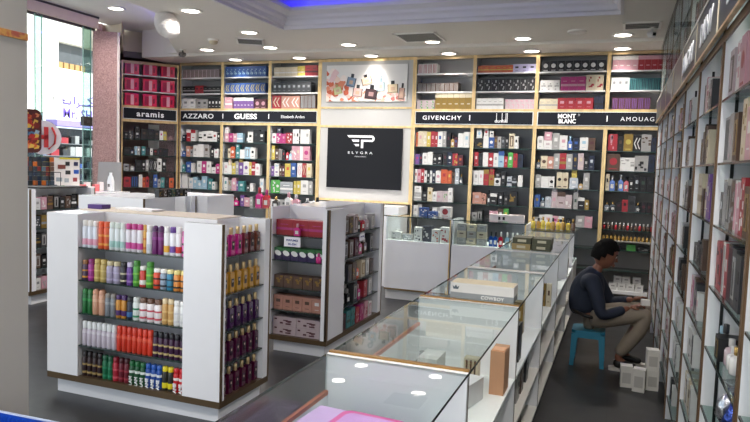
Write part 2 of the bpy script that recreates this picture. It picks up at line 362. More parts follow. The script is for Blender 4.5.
dome(-.53, 7.34, CE, 'flat round speaker grille on the ceiling above the right bays', 'ceiling speaker', .1, .025, None, 'ceiling_speaker')
for x, y, z, l, rz in ((.21, 7.3, CE, 'white security camera on the ceiling at the right shelving corner', .5), (-5.75, 7.55, CE, 'dark security camera on the ceiling above the angled bay', -.6)):
    t = thing('security_camera', l, 'security camera', (x, y, z), rz)
    b = MB(); b.lathe([(.04, 0), (.04, -.015)], RING, 14); b.build('mount', t)
    b = MB(); b.lathe([(.012, -.015), (.012, -.04), (.045, -.045), (.05, -.07), (.035, -.1), (.01, -.105)], mat('d5d2cd', .4) if x > 0 else mat('56504c', .4), 16); o = b.build('housing', t)
    b = MB(); b.cbox(0, -.045, -.09, .03, .012, .03, BLACK); b.build('lens', t)
# ribbed lamp
t = thing('ribbed_ceiling_lamp', 'white ribbed glowing lamp shade hanging by the curved ceiling edge', 'ceiling lamp', (-4.6, 5.66, CE))
b = MB(); b.tube([(0, 0, 0), (0, 0, -.02)], .05, RING, 12); b.build('canopy', t)
pr = [(.03, -.02)]
for i in range(8):
    u = i / 7; r_ = .02 + .1 * math.sin(PI * (u * .62 + .2)) ; z_ = -.02 - .24 * u
    pr += [(r_, z_), (r_ + .004, z_ - .012), (r_ * .8, z_ - .018)]
pr += [(.02, -.285)]
b = MB(); b.lathe(pr, mat('d6d0cc', .5, emit=.05), 24); b.build('lamp_shade', t).rotation_euler = (0, R(-38), 0)

# ------------------------------------------------------------------ street beyond the window
b = MB(); b.box(-30, -14, -.2, -6.9, 34, -.1, mat('cfc9be', .9, noise=.04)); g_ = b.build('street_pavement'); g_['kind'] = 'structure'; g_['label'] = 'pale sunlit pavement between the two buildings'
t = thing('shop_building', 'white sunlit building across the street with purple lettered sign', 'building', (-16, 15, -.1))
FAC = mat('f1ece2', .8, noise=.01)
b = MB()
for y0, z0, y1, z1 in ((-8, 4.98 + .1, 12, 9), (-8, 3.5, .12, 5.08), (1.95, 3.5, 12, 5.08), (.12, 3.5, 1.95, 4.28), (-8, 3.4, 12, 3.5)): b.box(-.4, y0, z0, 0, y1, z1, FAC)
b.box(-.4, -8, 2.9, 0, -.1, 3.4, FAC)
b.build('wall', t)
b = MB(); b.box(-.4, .12, 4.28, -.3, 1.95, 5.08, mat('57585a', .5)); b.build('window', t)
b = MB()
for k in range(5): b.cbox(-.22, .35 + k * .22, 4.29, .12, .16, .2, mat('b08a5a', .8))
b.build('carton_stack', t)
b = MB(); b.box(-.38, 0, 2.72, .06, 6, 3.57, mat('f4f1f4', .6, emit=.0)); b.box(-.38, 0, 2.54, .07, 6, 2.72, mat('8f7fc0', .6)); sg = b.build('sign_fascia', t)
PUR = mat('6a4fae', .5, noise=.01)
text('Mr. SHOE', .42, PUR, sg, (.075, .2, 2.8), (PI / 2, 0, PI / 2), bold=.006, align='LEFT')
b = MB(); tk = .022     # arabic word drawn as strokes
def st(pts): b.tube([(.08, y, z + .14) for y, z in pts], tk, PUR, 6)
st([(.28, 3.18), (.2, 3.2), (.22, 3.1), (.5, 3.09)]); st([(.5, 3.09), (.52, 3.2)]); st([(.66, 3.34), (.66, 3.1)]); st([(.82, 3.16), (.84, 3.06), (.74, 3.0)]); st([(.84, 3.08), (1.2, 3.1), (1.38, 3.2), (1.2, 3.3), (1.4, 3.38)]); st([(1.2, 3.1), (1.7, 3.1)])
b.build('arabic_lettering', sg)
b = MB(); b.box(-.5, -8, 0, -.4, 12, 2.5, mat('2c2e33', .3))
b.build('shopfront_glazing', t)
rn = random.Random(3); b = MB()
for r_ in range(5):
    z = .5 + r_ * .38; b.box(-.38, -3, z - .02, -.05, 6, z, mat('77797c', .4)); y = -2.9
    while y < 5.8:
        ww = rn.uniform(.1, .3); hh = rn.uniform(.12, .3); b.box(-.3, y, z, -.1, y + ww, z + hh, pm(rn.choice('KZGNXKBZWR'))); y += ww + rn.uniform(.02, .2)
b.build('window_display', t)
b = MB(); b.box(-.02, -8, 0, 0.0, -.6, 2.4, glassmat('b0b8bc')); b.build('door_glass', t)

# hanging toys, sign and poster at the window
t = thing('round_sign', 'round white sign with red mark standing behind the printed board', 'sign', (-6.66, 6.05, 1.62))
b = MB(); b.lathe([(.21, 0), (.21, .02)], mat('f0ecea', .5), 30); o = b.build('disc', t); o.rotation_euler = (PI / 2, 0, R(60)); o.location = (0, 0, .17)
b = MB(); RD = mat('d23a3a', .5)
for x in (-.09, .04): b.box(x - .03, -.03, .05, x + .02, -.022, .3, RD)
b.box(-.1, -.03, .15, .06, -.022, .2, RD); b.tube([(.1 , -.03, .3), (.14, -.03, .2), (.13, -.03, .1), (.06, -.03, .03)], .012, RD); o = b.build('red_mark', t); o.rotation_euler = (0, 0, R(60))
def rr_rect(w_, h_, r_):
    pts = []
    for cx, cz, a0 in ((w_ / 2 - r_, h_ - r_, 0), (-w_ / 2 + r_, h_ - r_, 90), (-w_ / 2 + r_, r_, 180), (w_ / 2 - r_, r_, 270)):
        for k in range(5): a = R(a0 + k * 22.5); pts.append((cx + r_ * math.cos(a), cz + r_ * math.sin(a)))
    return pts
t = thing('printed_board', 'rounded multicoloured printed board above packed goods at window edge', 'display board', (-6.4, 5.6, 1.6), R(58))
b = MB(); b.fprism(rr_rect(.3, .5, .07), 0, .03, mat('55211c', .4)); b.build('board', t)
b = MB(); rn = random.Random(5)
for k in range(70):
    x, z = rn.uniform(-.135, .075), rn.uniform(.04, .42)
    c_ = rn.choice(['d2622a', 'e2b34a', 'b02a22', '7a1f18', 'e08a5a']) if z > .27 or z < .17 else rn.choice(['2d4f78', '4f7896', '1f3350', '9ab0bc'])
    b.fprism([(x, z), (x + .05, z + .01), (x + .06, z + .04), (x + .02, z + .055)], -.002 - k * .00005, 0, mat(c_, .4))
b.build('print', t)
t = thing('goods_basket', 'dark wire basket of multicoloured packets under the printed board', 'basket', (-6.38, 5.68, 1.1805), R(58))
b = MB(); b.box(-.26, -.1, 0, .26, .14, .04, mat('3a3a3e', .6)); 
for x in (-.26, -.13, 0, .13, .26): b.tube([(x, -.1, .04), (x, -.1, .2)], .004, BLACK, 5)
b.tube([(-.26, -.1, .2), (.26, -.1, .2)], .005, BLACK, 5); b.build('basket_frame', t)
b = MB()
for k in range(60):
    x, z = -.22 + (k % 10) * .045, .045 + (k // 10) * .055
    b.cbox(x, .02 + (k // 10) * .004 - (k % 2) * .02, z, .038 + .006 * (k % 2), .06, .052, mat(rn.choice(['27384f', '5b6f80', 'c9661f', '202326', '8a2a2a', '3d4b57', '3a3a3c', '1d2c44', '6a4a3a', '2b3440']), .4))
b.build('packets', t)
t = thing('price_poster', 'yellow and white poster with small pictures in the window', 'poster', (-6.6, 6.25, 1.121), R(62))
b = MB(); b.box(-.19, 0, 0, .24, .008, .43, mat('efe9e2', .5)); b.box(-.27, -.002, 0, -.19, .008, .36, mat('e8d83a', .5)); b.box(-.19, -.002, 0, -.1, 0, .43, mat('eadb3c', .5)); b.box(.0, -.002, .41, .24, .0, .43, mat('eadb3c', .5))
for x, z, c_, w_ in ((-.02, .29, '8a4a3a', .09), (.07, .33, '222222', .05), (.17, .33, '333355', .05), (.07, .22, '333333', .06), (.17, .23, '2b5bb0', .06), (-.04, .13, '9aa3a8', .07), (.06, .12, 'aab0b5', .05), (.16, .13, 'a04a4a', .05), (-.07, .04, '777777', .04), (.02, .03, '6fa050', .04)):
    b.box(x, -.003, z, x + w_, 0, z + .05, mat(c_, .5))
b.build('printed_sheet', t)
t = thing('window_carton', 'row of pink and white packets lying on the window sill', 'packet', (-6.56, 6.6, 1.121), R(75))
b = MB()
for k in range(9): b.cbox(-.26 + k * .062, 0, 0, .055, .07, .06 + .03 * (k % 3), mat(['f0e6e4', 'd86a6a', 'efe0de'][k % 3], .5))
b.build('packets', t)
t = thing('acrylic_panel', 'grey reflective panel leaning against the granite column', 'panel', (-6.46, 6.97, 1.121), R(40))
b = MB(); b.add([(-.17, 0, 0), (.14, 0, 0), (.14, .02, .39), (-.15, .02, .39), (-.17, .015, 0), (.14, .015, 0), (.14, .035, .39), (-.15, .035, .39)], [(0, 1, 2, 3), (7, 6, 5, 4), (0, 4, 5, 1), (1, 5, 6, 2), (2, 6, 7, 3), (3, 7, 4, 0)], mat('a7a5a6', .25, .4)); b.build('panel_sheet', t)
t = thing('lotion_bottle', 'white bottle with small crest before the grey panel', 'bottle', (-6.37, 6.88, 1.121))
b = MB(); b.lathe([(.045, 0), (.055, .01), (.055, .13), (.04, .19), (.022, .22), (.022, .25)], mat('eeeeee', .4), 18, sy=.6); b.build('body', t)
b = MB(); b.cbox(0, -.036, .06, .035, .004, .04, mat('666666', .5)); b.build('crest', t)
# sill below continues as ledge under the column goods
b = MB(); b.box(-6.52, 6.2, .95, -6.2, 7.05, 1.12, WHITE); o = b.build('window_ledge'); tag(o, 'white ledge below the window next to the granite column', 'ledge')

# ------------------------------------------------------------------ back wall shelving
XS = [-6.44, -5.67, -4.86, -4.06, -2.65, -1.845, -1.05, -.21, .6]
YF = 8.4; DP = .3
LOW = [1.86, 1.62, 1.378, 1.13, .905, .66, .41]; UP = [2.36, 2.588, 2.825]
SBACK = mat('9c9c9d', .6, noise=.03, scale=3); UBACK = mat('a19f9d', .6, noise=.02, scale=3); LBACK = mat('9c9c9b', .6)
def bay(x0, x1, label, loc=(0, 0, 0), rz=0., lback=SBACK, low=LOW, top=3.05, tl=0):
    W_ = x1 - x0; t = thing('shelving_bay', label, 'shelving', (loc[0] + x0 * (rz == 0), loc[1] + YF * (rz == 0), 0), rz, 'wall shelving bays')
    for k, x in enumerate((.0, W_ - .016)):
        b = MB(); b.box(x, .006, 0, x + .016, DP, top, WHITEM); b.build('side_panel', t)
    b = MB(); b.box(.016, DP - .012, 2.33, W_ - .016, DP, top, UBACK); b.box(.016, DP - .012, 0, W_ - .016, DP, 2.33, lback); b.build('back_panel', t)
    for z in UP:
        b = MB(); b.box(.016, .01, z - .016, W_ - .016, DP - .012, z, WHITEM); b.build('shelf', t)
    for z in low:
        b = MB(); b.box(.016, .016, z - .009, W_ - .016, DP - .012, z, mat('39423f', .12, noise=.01)); b.box(.016, .012, z - .009, W_ - .016, .016, z, GEDGE); b.build('glass_shelf', t)
    b = MB(); b.box(0, 0, 0, .022, .006, top, GOLD); b.box(W_ - .022, 0, 0, W_, .006, top, GOLD); b.box(.022, 0, top - .04, W_ - .022, .006, top, mat('b9a079', .35, .5, noise=.1))
    b.box(.022, 0, 2.325, W_ - .022, .006, 2.36, GOLD); b.box(.022, 0, 2.115, W_ - .022, .006, 2.155, GOLD); b.box(.022, .0, 2.155, W_ - .022, .02, 2.325, WHITEM)
    b.build('gold_trim', t)
    return t
BN = ['leftmost back bay', 'second back bay', 'third back bay', 'fourth back bay', 'fifth back bay', 'sixth back bay', 'seventh back bay']
BD = ['leftmost back wall shelving bay beside the angled bay', 'second back wall shelving bay with blue cartons up top', 'third back wall shelving bay left of the emblem panel',
      'fourth back wall shelving bay just right of the emblem panel', 'fifth back wall shelving bay with black cartons up top', 'sixth back wall shelving bay with portrait cartons up top', 'seventh back wall shelving bay in the right corner']
XI = [(0, 1), (1, 2), (2, 3), (4, 5), (5, 6), (6, 7), (7, 8)]
bays = []
for i, (a, c) in enumerate(XI):
    x0, x1 = XS[a], XS[c]
    bays.append(bay(x0, x1 - .001, BD[i], lback=SBACK if i < 6 else mat('8c8a87', .6)))
ANG = math.atan2(8.4 - 7.8, -6.46 + 7.03); AO = Vector((-7.03, 7.8, 0)); AW = .825
bay(0, AW, 'angled shelving bay holding red gift boxes beside granite column', loc=AO, rz=ANG, lback=mat('8a716c', .5), low=[1.86, 1.62, 1.378, 1.13, .905], top=3.02)
b = MB(); b.box(.42, .272, .92, .8, .286, 2.1, mat('eceae6', .5)); o = b.build('white_back_board', None, AO, ANG); tag(o, 'white board behind the right half of the angled bay', 'board')  # white sheet imitates a bright window at the back of the bay

# sign boards
NAVY = mat('0e111b', .55, spec=.25, noise=.02); LET = mat('e9eaec', .5, noise=.01)
def sign(label, x0, x1, words, loc=None, rz=0):
    l = loc or (x0, YF - .001, 2.165)
    t = thing('sign_board', label, 'sign', l, rz, 'brand sign boards above the shelves'); W_ = x1 - x0
    b = MB(); b.box(.035, -.014, 0, W_ - .035, 0, .155, NAVY); b.build('board', t)
    b = MB(); b.box(.03, -.012, -.006, W_ - .03, 0, 0, LET); b.box(.03, -.012, .155, W_ - .03, 0, .161, LET); b.build('frame_edge', t)
    for s_, u, size, sx_, bo, tr in words:
        if s_ == '|': b = MB(); b.box(u * W_ - .006, -.017, .045, u * W_ + .006, -.014, .115, LET); b.build('divider_bar', t); continue
        text(s_, size, LET, t, (u * W_, -.0155, .078 - size * .34), (PI / 2, 0, 0), sx_, bo, track=tr)
    return t
def serif(t, xs, z, m=LET):
    b = MB()
    for x in xs: b.box(x - .014, -.0175, z, x + .014, -.014, z + .005, m)
    b.build('letter_feet', t)
sign('navy sign board spanning the three left back bays', XS[0], XS[3], [('AZZARO', .15, .1, 1.3, .001, 1.1), ('|', .335, 0, 0, 0, 0), ('GUESS', .5, .105, 1.25, .0035, 1.05), ('|', .665, 0, 0, 0, 0), ('Elizabeth Arden', .83, .06, 1.0, 0, 1.)])
sign('navy sign board just right of the emblem panel', XS[4], XS[6], [('GIVENCHY', .245, .076, 1.2, .0012, 1.25), ('|', .48, 0, 0, 0, 0)])
t = [o for o in bpy.data.objects if o.name.startswith('sign_board')][-1]; W_ = XS[6] - XS[4]
o = text('dunhill', .062, LET, t, (.735 * W_, -.0155, .022), (PI / 2, 0, 0), 1., .0008)
lx = [v.co.x for v in o.data.vertices]; l0, l1 = min(lx), max(lx)
b = MB()
for u in (.135, .575, .88, .985): b.box(.735 * W_ + l0 + (l1 - l0) * u - .004, -.0178, .03, .735 * W_ + l0 + (l1 - l0) * u + .003, -.0145, .142, LET)
b.build('tall_strokes', t)
sign('navy sign board at the right end of the back wall', XS[6], XS[8] - .13, [('|', .56, 0, 0, 0, 0), ('AMOUAGE', .80, .07, 1.05, .0, 1.3)])
t = [o for o in bpy.data.objects if o.name.startswith('sign_board')][-1]; W_ = XS[8] - .13 - XS[6]
text('MONT', .072, LET, t, (.25 * W_, -.0155, .084), (PI / 2, 0, 0), 1.0, .003); text('BLANC', .072, LET, t, (.255 * W_, -.0155, .022), (PI / 2, 0, 0), .9, .003)
b = MB()
for k in range(6):
    a = k * PI / 3; b.fprism([(.345 * W_ + .004 * math.cos(a - .5), .125 + .004 * math.sin(a - .5)), (.345 * W_ + .018 * math.cos(a), .125 + .018 * math.sin(a)), (.345 * W_ + .004 * math.cos(a + .5), .125 + .004 * math.sin(a + .5))], -.0175, -.014, LET)
b.build('star_mark', t)
sign('short navy sign board on the angled bay by the column', 0, AW, [('aramis', .5, .115, 1.1, .003, 1.2)], loc=tuple(AO + Vector((0, 0, 2.165)) + Matrix.Rotation(ANG, 3, 'Z') @ Vector((0, -.001, 0))), rz=ANG)

# centre panel with poster and dark emblem panel
x0, x1 = XS[3], XS[4]
t = thing('centre_cladding', 'pale wall cladding panel with gold strips between the shelving bays', 'wall panel', (x0, YF, 0))
PAN = mat('b4b2b0', .3, noise=.015)
b = MB(); b.box(.001, .006, 1.08, x1 - x0 - .002, DP, 3.05, PAN); b.build('panel', t)
b = MB()
for z0, z1 in ((3.01, 3.05), (2.36, 2.385), (2.1, 2.13), (1.07, 1.1)): b.box(.03, 0, z0, x1 - x0 - .032, .006, z1, GOLD)
b.box(.001, 0, 1.07, .03, .006, 3.05, GOLD); b.box(x1 - x0 - .032, 0, 1.07, x1 - x0 - .002, .006, 3.05, GOLD); b.build('gold_trim', t)
t = thing('framed_poster', 'wide perfume poster with scattered bottles above the emblem panel', 'poster', (-3.945, YF - .002, 2.458))
b = MB(); b.box(0, -.012, 0, 1.19, 0, .5, mat('e4e2e0', .4, noise=.01)); b.build('backing', t)
b = MB(); rn = random.Random(11); Wp, Hp = 1.19, .5
def blob(x, z, r_, m, k, n=7):
    ps = [(x + r_ * rn.uniform(.6, 1.1) * math.cos(2 * PI * i / n), z + r_ * rn.uniform(.5, 1.) * math.sin(2 * PI * i / n)) for i in range(n)]
    ps = [(min(max(p, .002), Wp - .002), min(max(q, .002), Hp - .002)) for p, q in ps]
    b.fprism(ps, -.0125 - k * .00004, -.012, m)
k = 0
for i in range(60):
    u = rn.random() ** 1.5; x = u * .6; z = rn.uniform(0, .34 * (1 - u) + .12); k += 1
    blob(x, z, rn.uniform(.03, .07), mat(rn.choice(['d86a4a', 'e08a6a', 'e8b8a4', 'ead0c4', 'c95a3a', 'e9c9bd', 'f0e4de']), .5), k)
for i in range(40):
    k += 1; blob(rn.uniform(.5, 1.16), rn.uniform(.01, .12), rn.uniform(.03, .06), mat(rn.choice(['d98a80', 'e8c0b8', 'eadad0', 'cbb09a', 'c97a70', 'd8d0c0']), .5), k)
for i in range(6): k += 1; blob(.08 + .012 * i, .3 + .02 * i, .05, mat('e4c4c8', .5), k)
for x, z, w_, h_, a, c1, c2 in ((.3, .2, .13, .13, -.2, '7d93ab', '2b2f3a'), (.55, .23, .15, .1, .3, 'e0c3a8', '1f1c1c'), (.13, .1, .12, .1, .25, 'c9cf9a', 'b9a26a'), (.4, .06, .14, .12, -.1, 'e3b8b0', '2a2a2a'),
                            (.58, .03, .18, .14, -.12, '3b2428', '141214'), (.76, .14, .11, .12, 0, 'a9bcc6', '8fa5b0'), (.92, .11, .15, .12, .05, 'd8c4a4', '1a1a1c'), (1.07, .02, .08, .16, -.1, 'c09a8a', '2a2420')):
    k += 1
    for (X0, Z0, X1, Z1, cc, kk) in ((-w_ / 2, 0, w_ / 2, h_, c1, 0), (-w_ * .16, h_, w_ * .16, h_ * 1.4, c2, 0), (-w_ * .4, h_ * .08, w_ * .4, h_ * .14, c2, 1), (-w_ * .5, 0, -w_ * .43, h_, c2, 1), (w_ * .43, 0, w_ * .5, h_, c2, 1), (-w_ * .2, h_ * .3, w_ * .2, h_ * .7, 'c9a890' if c1 != '3b2428' else '9a7a78', 1)):
        ps = [(X0, Z0), (X1, Z0), (X1, Z1), (X0, Z1)]
        ps = [(x + w_ / 2 + p * math.cos(a) - q * math.sin(a), z + p * math.sin(a) + q * math.cos(a)) for p, q in ps]
        b.fprism(ps, -.0165 - kk * .0004 - k * .00002, -.012, mat(cc, .35))
k += 1; b.fprism([(.79 + .04 * math.cos(i * PI / 6), .335 + .04 * math.sin(i * PI / 6)) for i in range(12)], -.017, -.012, mat('9aa7ad', .4)); b.fprism([(.79 + .02 * math.cos(i * PI / 6), .335 + .02 * math.sin(i * PI / 6)) for i in range(12)], -.018, -.012, mat('d9dcdc', .4))
b.build('printed_picture', t)
t = thing('emblem_panel', 'large dark rectangular panel with white winged letter emblem', 'sign', (-3.9, YF - .002, 1.258))
b = MB(); b.box(0, -.02, 0, 1.11, 0, .835, mat('0d0e14', .5, spec=.25, noise=.01)); b.build('panel', t)
b = MB(); cx, cz = .5, .66; F = -.0225
def fp(p): b.fprism([(cx + a, cz + c) for a, c in p], F, -.02, LET)
fp([(-.2, .075), (.16, .075), (.16, .045), (-.17, .045)]); fp([(-.13, .015), (-.02, .015), (-.02, -.015), (-.11, -.015)]); fp([(-.1, -.045), (-.02, -.045), (-.02, -.075), (-.07, -.075), (-.075, -.06)])
fp([(.01, .015), (.16, .015), (.16, -.012), (.045, -.012), (.045, -.1), (.01, -.1)])
ps = [(.16 + .05 * math.cos(a), .03 + .045 * math.sin(a) ) for a in [R(90 - i * 18) for i in range(11)]]; pi_ = [(.16 + .02 * math.cos(a), .03 + .017 * math.sin(a)) for a in [R(-90 + i * 18) for i in range(11)]]
fp(ps + pi_); b.build('winged_mark', t)
text('ELYGRA', .046, LET, t, (.5, F + .001, .48), (PI / 2, 0, 0), 1.5, 0, track=1.7); text('PERFUMES', .02, LET, t, (.51, F + .001, .435), (PI / 2, 0, 0), 1.3, 0, track=1.6)
t = thing('low_cabinet', 'low white cabinet below the emblem panel behind the rear counter', 'cabinet', (x0 + .02, 8.0, 0))
b = MB(); b.box(0, 0, 0, 1.36, .38, .93, WHITE); b.build('body', t); b = MB(); b.box(0, 0, .945, 1.36, .38, 1.055, WHITE); b.build('top_box', t); b = MB(); b.box(.02, .02, .93, 1.34, .36, .945, BLACK); b.build('shadow_gap', t)

# ------------------------------------------------------------------ goods on the back wall
REG = []     # every perfume box: (object)
def put(me, name, x, y, z, label, cat, group, rz=0., jit=0.):
    o = link(name, me, None, (x, y, z + .0004), rz + random.uniform(-jit, jit)); tag(o, label, cat, group); return o
TOK = re.compile(r'(\+?)([A-Z])([a-z])(\d+)x(\d+)([a-z]?)')
def row(seq, x0, x1, z, nominal, where, group, hk=.0033, org=None, ang=0., yf=YF, d=.07, setb=.03, maxh=.2):
    toks = seq.split(); tot = 0
    for k in toks:
        if k[0] == '-': tot += int(k[1:])
        elif k[0] != '+': tot += int(TOK.match(k).group(4))
    f = (x1 - x0 - .02 * 0) / max(tot, nominal); x = x0; n = 0; last = None
    for k in toks:
        if k[0] == '-': x += int(k[1:]) * f; continue
        pl, bo, la, w_, h_, st_ = TOK.match(k).groups(); w_ = int(w_) * f; h_ = min(int(h_) * hk, maxh); st_ = st_ or 'p'
        if pl: xx, zz = last[0], last[1]; w_ = min(w_, last[2])
        else: xx = x + w_ / 2; zz = z; x += w_
        rot = Matrix.Rotation(ang, 3, 'Z'); dd = d if w_ > .03 else .05
        p = Vector((xx, setb + dd / 2, 0))
        p = (rot @ p + org) if org is not None else Vector((xx, yf + setb + dd / 2, 0))
        if st_ == 'v': me = bottle_mesh(w_ - .006, .04, h_, bo, la.upper()); nm = 'perfume_bottle'; cat = 'perfume bottle'; desc = PAL[bo][1] + ' bottle with ' + PAL[la.upper()][1] + ' cap'
        else: me = box_mesh(w_ - .003, dd, h_, bo, la.upper(), st_); nm = 'perfume_box'; cat = 'perfume box'; desc = '%s box with %s %s' % (PAL[bo][1], PAL[la.upper()][1], STY[st_])
        if pl: lab = desc + ' stacked on ' + ORD[n - 1] + ', ' + where
        else: lab = desc + ', ' + ORD[n] + ' from left, ' + where; n += 1
        put(me, nm, p.x, p.y, zz, lab, cat, group, ang, .0); last = (xx, zz + h_ + .001, w_)
ROWS = {
 0: (241, ['Nw20x30 -6 Rw28x55t Wr30x52t -20 Wk22x45b Wk32x48p Wk32x50b Wr28x44 Kw20x42',
           'Bw25x25 Aw26x50 Sk20x35 Wg25x55 Ww40x60 Gx36x58 -8 Kw22x45 Wp26x40',
           'Tw20x35 -6 Bw32x50 Ww18x45 -20 Wg30x55 Mw30x55 Wg28x55 -4 Wk26x40t Mw28x45',
           'Ww38x55 +Wg34x22 -8 Wl25x50 Lw28x55 Lw28x40d Lw32x60 -8 Tw24x50 Wt20x36',
           'Xw30x30 -20 Xw30x35 -30 Xd30x25v -20 Xd25x25v']),
 1: (263, ['Pw26x40d +Wp22x28 Mp26x40 Pw25x40 Lw36x42b -18 Kd12x50v Wk32x48p Kz36x58 Kw34x52',
           'Zk22x42 Cx16x45 Ow28x52d -4 Tw26x40 +Tw22x24 Ww30x40p Ls34x52w Wk30x50 -16',
           'Wp24x55 Ww24x40 +Cp20x28 Yw24x52 Gw18x60 Vw30x55 +Dy26x14 Wv34x60d Yw16x58 Rw22x60b Wp30x52',
           'Wt24x60 Gd24x48n Pw30x58 Vw12x44 Tw38x46 -12 Zw22x28 Ww20x38 -14 Zk26x24 Wl24x66',
           'Kw30x30 Rv30x40 Mp30x35v -14 Vw24x50 Pw34x40 Gw20x46 -40']),
 2: (275, ['Wm28x44 Mw34x44n +Nw26x24 Mp24x42 Rw40x46n -4 Wg20x76 Wk18x76 Kw8x70 Ww28x78 Wg28x76',
           'Yw22x62 Xw24x48 Gx20x48s Kr20x44 Rk20x48v Lw20x40v Pw28x76n Pc22x74 Ww18x70 Pm42x66d',
           'Vw20x44 Wv30x30 +Wl30x26 Xw18x48 Uw18x48 Yo36x58 Bw34x62 -6 Wp30x70c Rc26x66c Cy32x66',
           'Ew30x58n Ew28x58d Sw80x52b -4 Yc18x56 Yw26x58 Wg46x66 Gw26x60',
           'Wg60x40 Gz60x40 Wg60x40']),
 3: (300, ['Od12x58 Cp28x62 Cw22x64n Yw22x60 Rp24x62 Rw16x60 Wb26x64 Gw22x62 Ku24x58 Dx20x48v Ub20x40 Ww32x56 Wl32x62',
           'Vm24x42 Nr18x44 Wg28x48 Ww30x52 Kg26x42d Kw26x44 -4 Ku26x52 Nw28x52 Ry30x48n Uo28x42',
           'Wr16x54 Pr20x54 Rw20x56 Wk14x50 Kw18x50 Wn12x50 Nw20x54 Wp30x50d Or36x56 Oy24x52 Xk18x46 Sw24x64 Kd18x40v',
           'Gw44x34b +Wg40x26 -4 Kg30x38 Cd28x56 Wg24x40 Qp34x44n Qe30x44n Wg26x58 -14',
           'Wg26x50 Gz24x54 -20 Kx28x36 -12 Wx24x44 Gw30x44 -14 Qw26x40']),
 4: (305, ['Kd46x38n +Wl30x34d Ww30x46 +Wr24x30d Bw30x42d +Wn22x24 Xd18x48 Gx20x46 Zs20x46 Kg22x48 Cx28x58w Wk22x48',
           'Rw24x56 Kz24x52 Ww30x56d Rw28x54d Wg26x54 Lb32x62t Rp20x42 Ew28x58 Rx24x54 Nk30x52',
           'Wg30x56 Wp26x58 Rd30x66t Dr30x42 +Rd26x24 Wk34x30d +Zw26x20 Kg28x56 -6 Sk28x38b Ks26x42b -4 Ww26x44',
           'Aq50x46 Ax26x42n -4 Zk18x56v Kw38x44t -6 Kw26x50 -4 Kg24x40 Kd48x56n',
           'Gz30x34 Kg30x44w -18 Kz20x24 Pw24x44 Pq22x44 Xw30x56 Ey28x56 Qe46x34n Qp36x34n']),
 5: (325, ['Wg33x50 Wq44x34 +Pw40x32 Gw38x72 Wp40x54 Bl26x52v Nb36x44 Wl42x48 Xu36x46',
           'Kd24x34v Cx34x48d Aw32x46d Gw30x58 Rd34x60b Gw32x58 Nd26x74 Qc30x78 Kg24x44 Ns30x54',
           'Gw30x50 Ww40x44 Wk30x44d -10 Ck30x66d Cx30x66d -6 Sw44x42 +Yd28x32 Dk24x30v Gw32x76',
           'Bd30x48 Zl28x36v Sg30x42 Qp30x54 +Qw30x22 Qx42x62t Qw34x52n -6 Gh24x52 +Gz30x26 Kw34x44t Dw22x36',
           'Gw30x30 Wg26x40 Wp44x42 Pm30x38 Wk28x38d -10 Kw30x30 -20 Gw44x44 Pq40x42']),
 6: (300, ['Rp48x64n Kx30x54 Dy46x68d Kw40x58c Gx48x62n Nk24x50 -20',
           'Xr66x64d Wg72x50n Gk66x58n Nk30x62 -20',
           'Ck20x66 Bw28x56v Kd14x40 Bw28x60v Rk26x54v Kw24x48 Ks28x58 Kh34x54 Kz34x56 Kw24x56 -10',
           'Kd28x32v Kd30x34v Ku30x36 Rk30x44 Zk36x60d Kd26x34v Ku28x38d Ku28x38d -20',
           ]),
}
SN = ['first glass shelf', 'second glass shelf', 'third glass shelf', 'fourth glass shelf', 'fifth glass shelf']
for bi, (nom, rs) in ROWS.items():
    a, c = XI[bi]
    for k, s_ in enumerate(rs):
        row(s_, XS[a] + .035, min(XS[c], .55) - .035, LOW[k], nom, SN[k] + ', ' + BN[bi], 'perfume boxes on the back wall glass shelves', maxh=.205)
ar = ['Kg30x34 Zg30x40n -8 Kw34x44 +Kg30x20 -6 Kx40x52 Kz46x52 Kx34x50 Wm24x48 Yg22x44', 'Kz44x36 Nk20x40v -4 Lw16x44 Sw20x44 -8 Tw26x44 Kn30x40 Wk18x34 Kr34x34 -4 Ku22x40 Kn40x38',
      'Sk34x34 -6 Gk30x34v -4 Kz40x54 Kw26x54 Gw20x58 Ks28x60c Kw26x62c Wk30x68 Kw32x64', 'Ru46x52 Nb50x56s Ww24x64 Ou20x50 Rk22x54 Kz28x44 Bw28x66 Gn20x44 Tg26x52 Kz30x52 Ox30x50', 'Kd30x24v -60 Kw120x20']
for k, s_ in enumerate(ar):
    row(s_, .04, AW - .04, LOW[k], 330, SN[k] + ', angled bay', 'perfume boxes in the angled bay', org=AO, ang=ANG, hk=.003)
# nail polish rows and testers in the corner bay
for k, (z, n, c1, cp, h_) in enumerate(((.905, 15, 'X', 'W', .085), (.775, 13, 'D', 'K', .08))):
    for i in range(n):
        cc = c1 if i % 3 else 'R' if k == 0 else 'D'
        me = bottle_mesh(.032, .03, h_, cc, cp, True)
        put(me, 'small_bottle', -.16 + i * .045, YF + .05, z, '%s small bottle with %s cap, %s from left, %s bottle row, corner bay' % (PAL[cc][1], PAL[cp][1], ORD[i], ['upper', 'lower'][k]), 'small bottle', 'small bottles in the corner bay')
b = MB(); b.box(-.19, YF + .02, .76, .56, YF + .27, .775, mat('9a958c', .4)); o = b.build('small_bottle_rack'); tag(o, 'thin riser shelf carrying the lower bottle row, corner bay', 'riser')
for i, (x, w_, h_, bo, la, st_) in enumerate(((-.12, .1, .05, 'K', 'X', 'n'), (-.0, .1, .05, 'K', 'R', 'n'), (.16, .1, .07, 'E', 'E', 'p'), (.3, .12, .05, 'K', 'G', 'n'))):
    put(box_mesh(w_, .1, h_, bo, la, st_), 'perfume_box', x, YF + .1, .66, '%s box, %s from left under the bottle rows, corner bay' % (PAL[bo][1], ORD[i]), 'perfume box', 'boxes under the bottle rows')
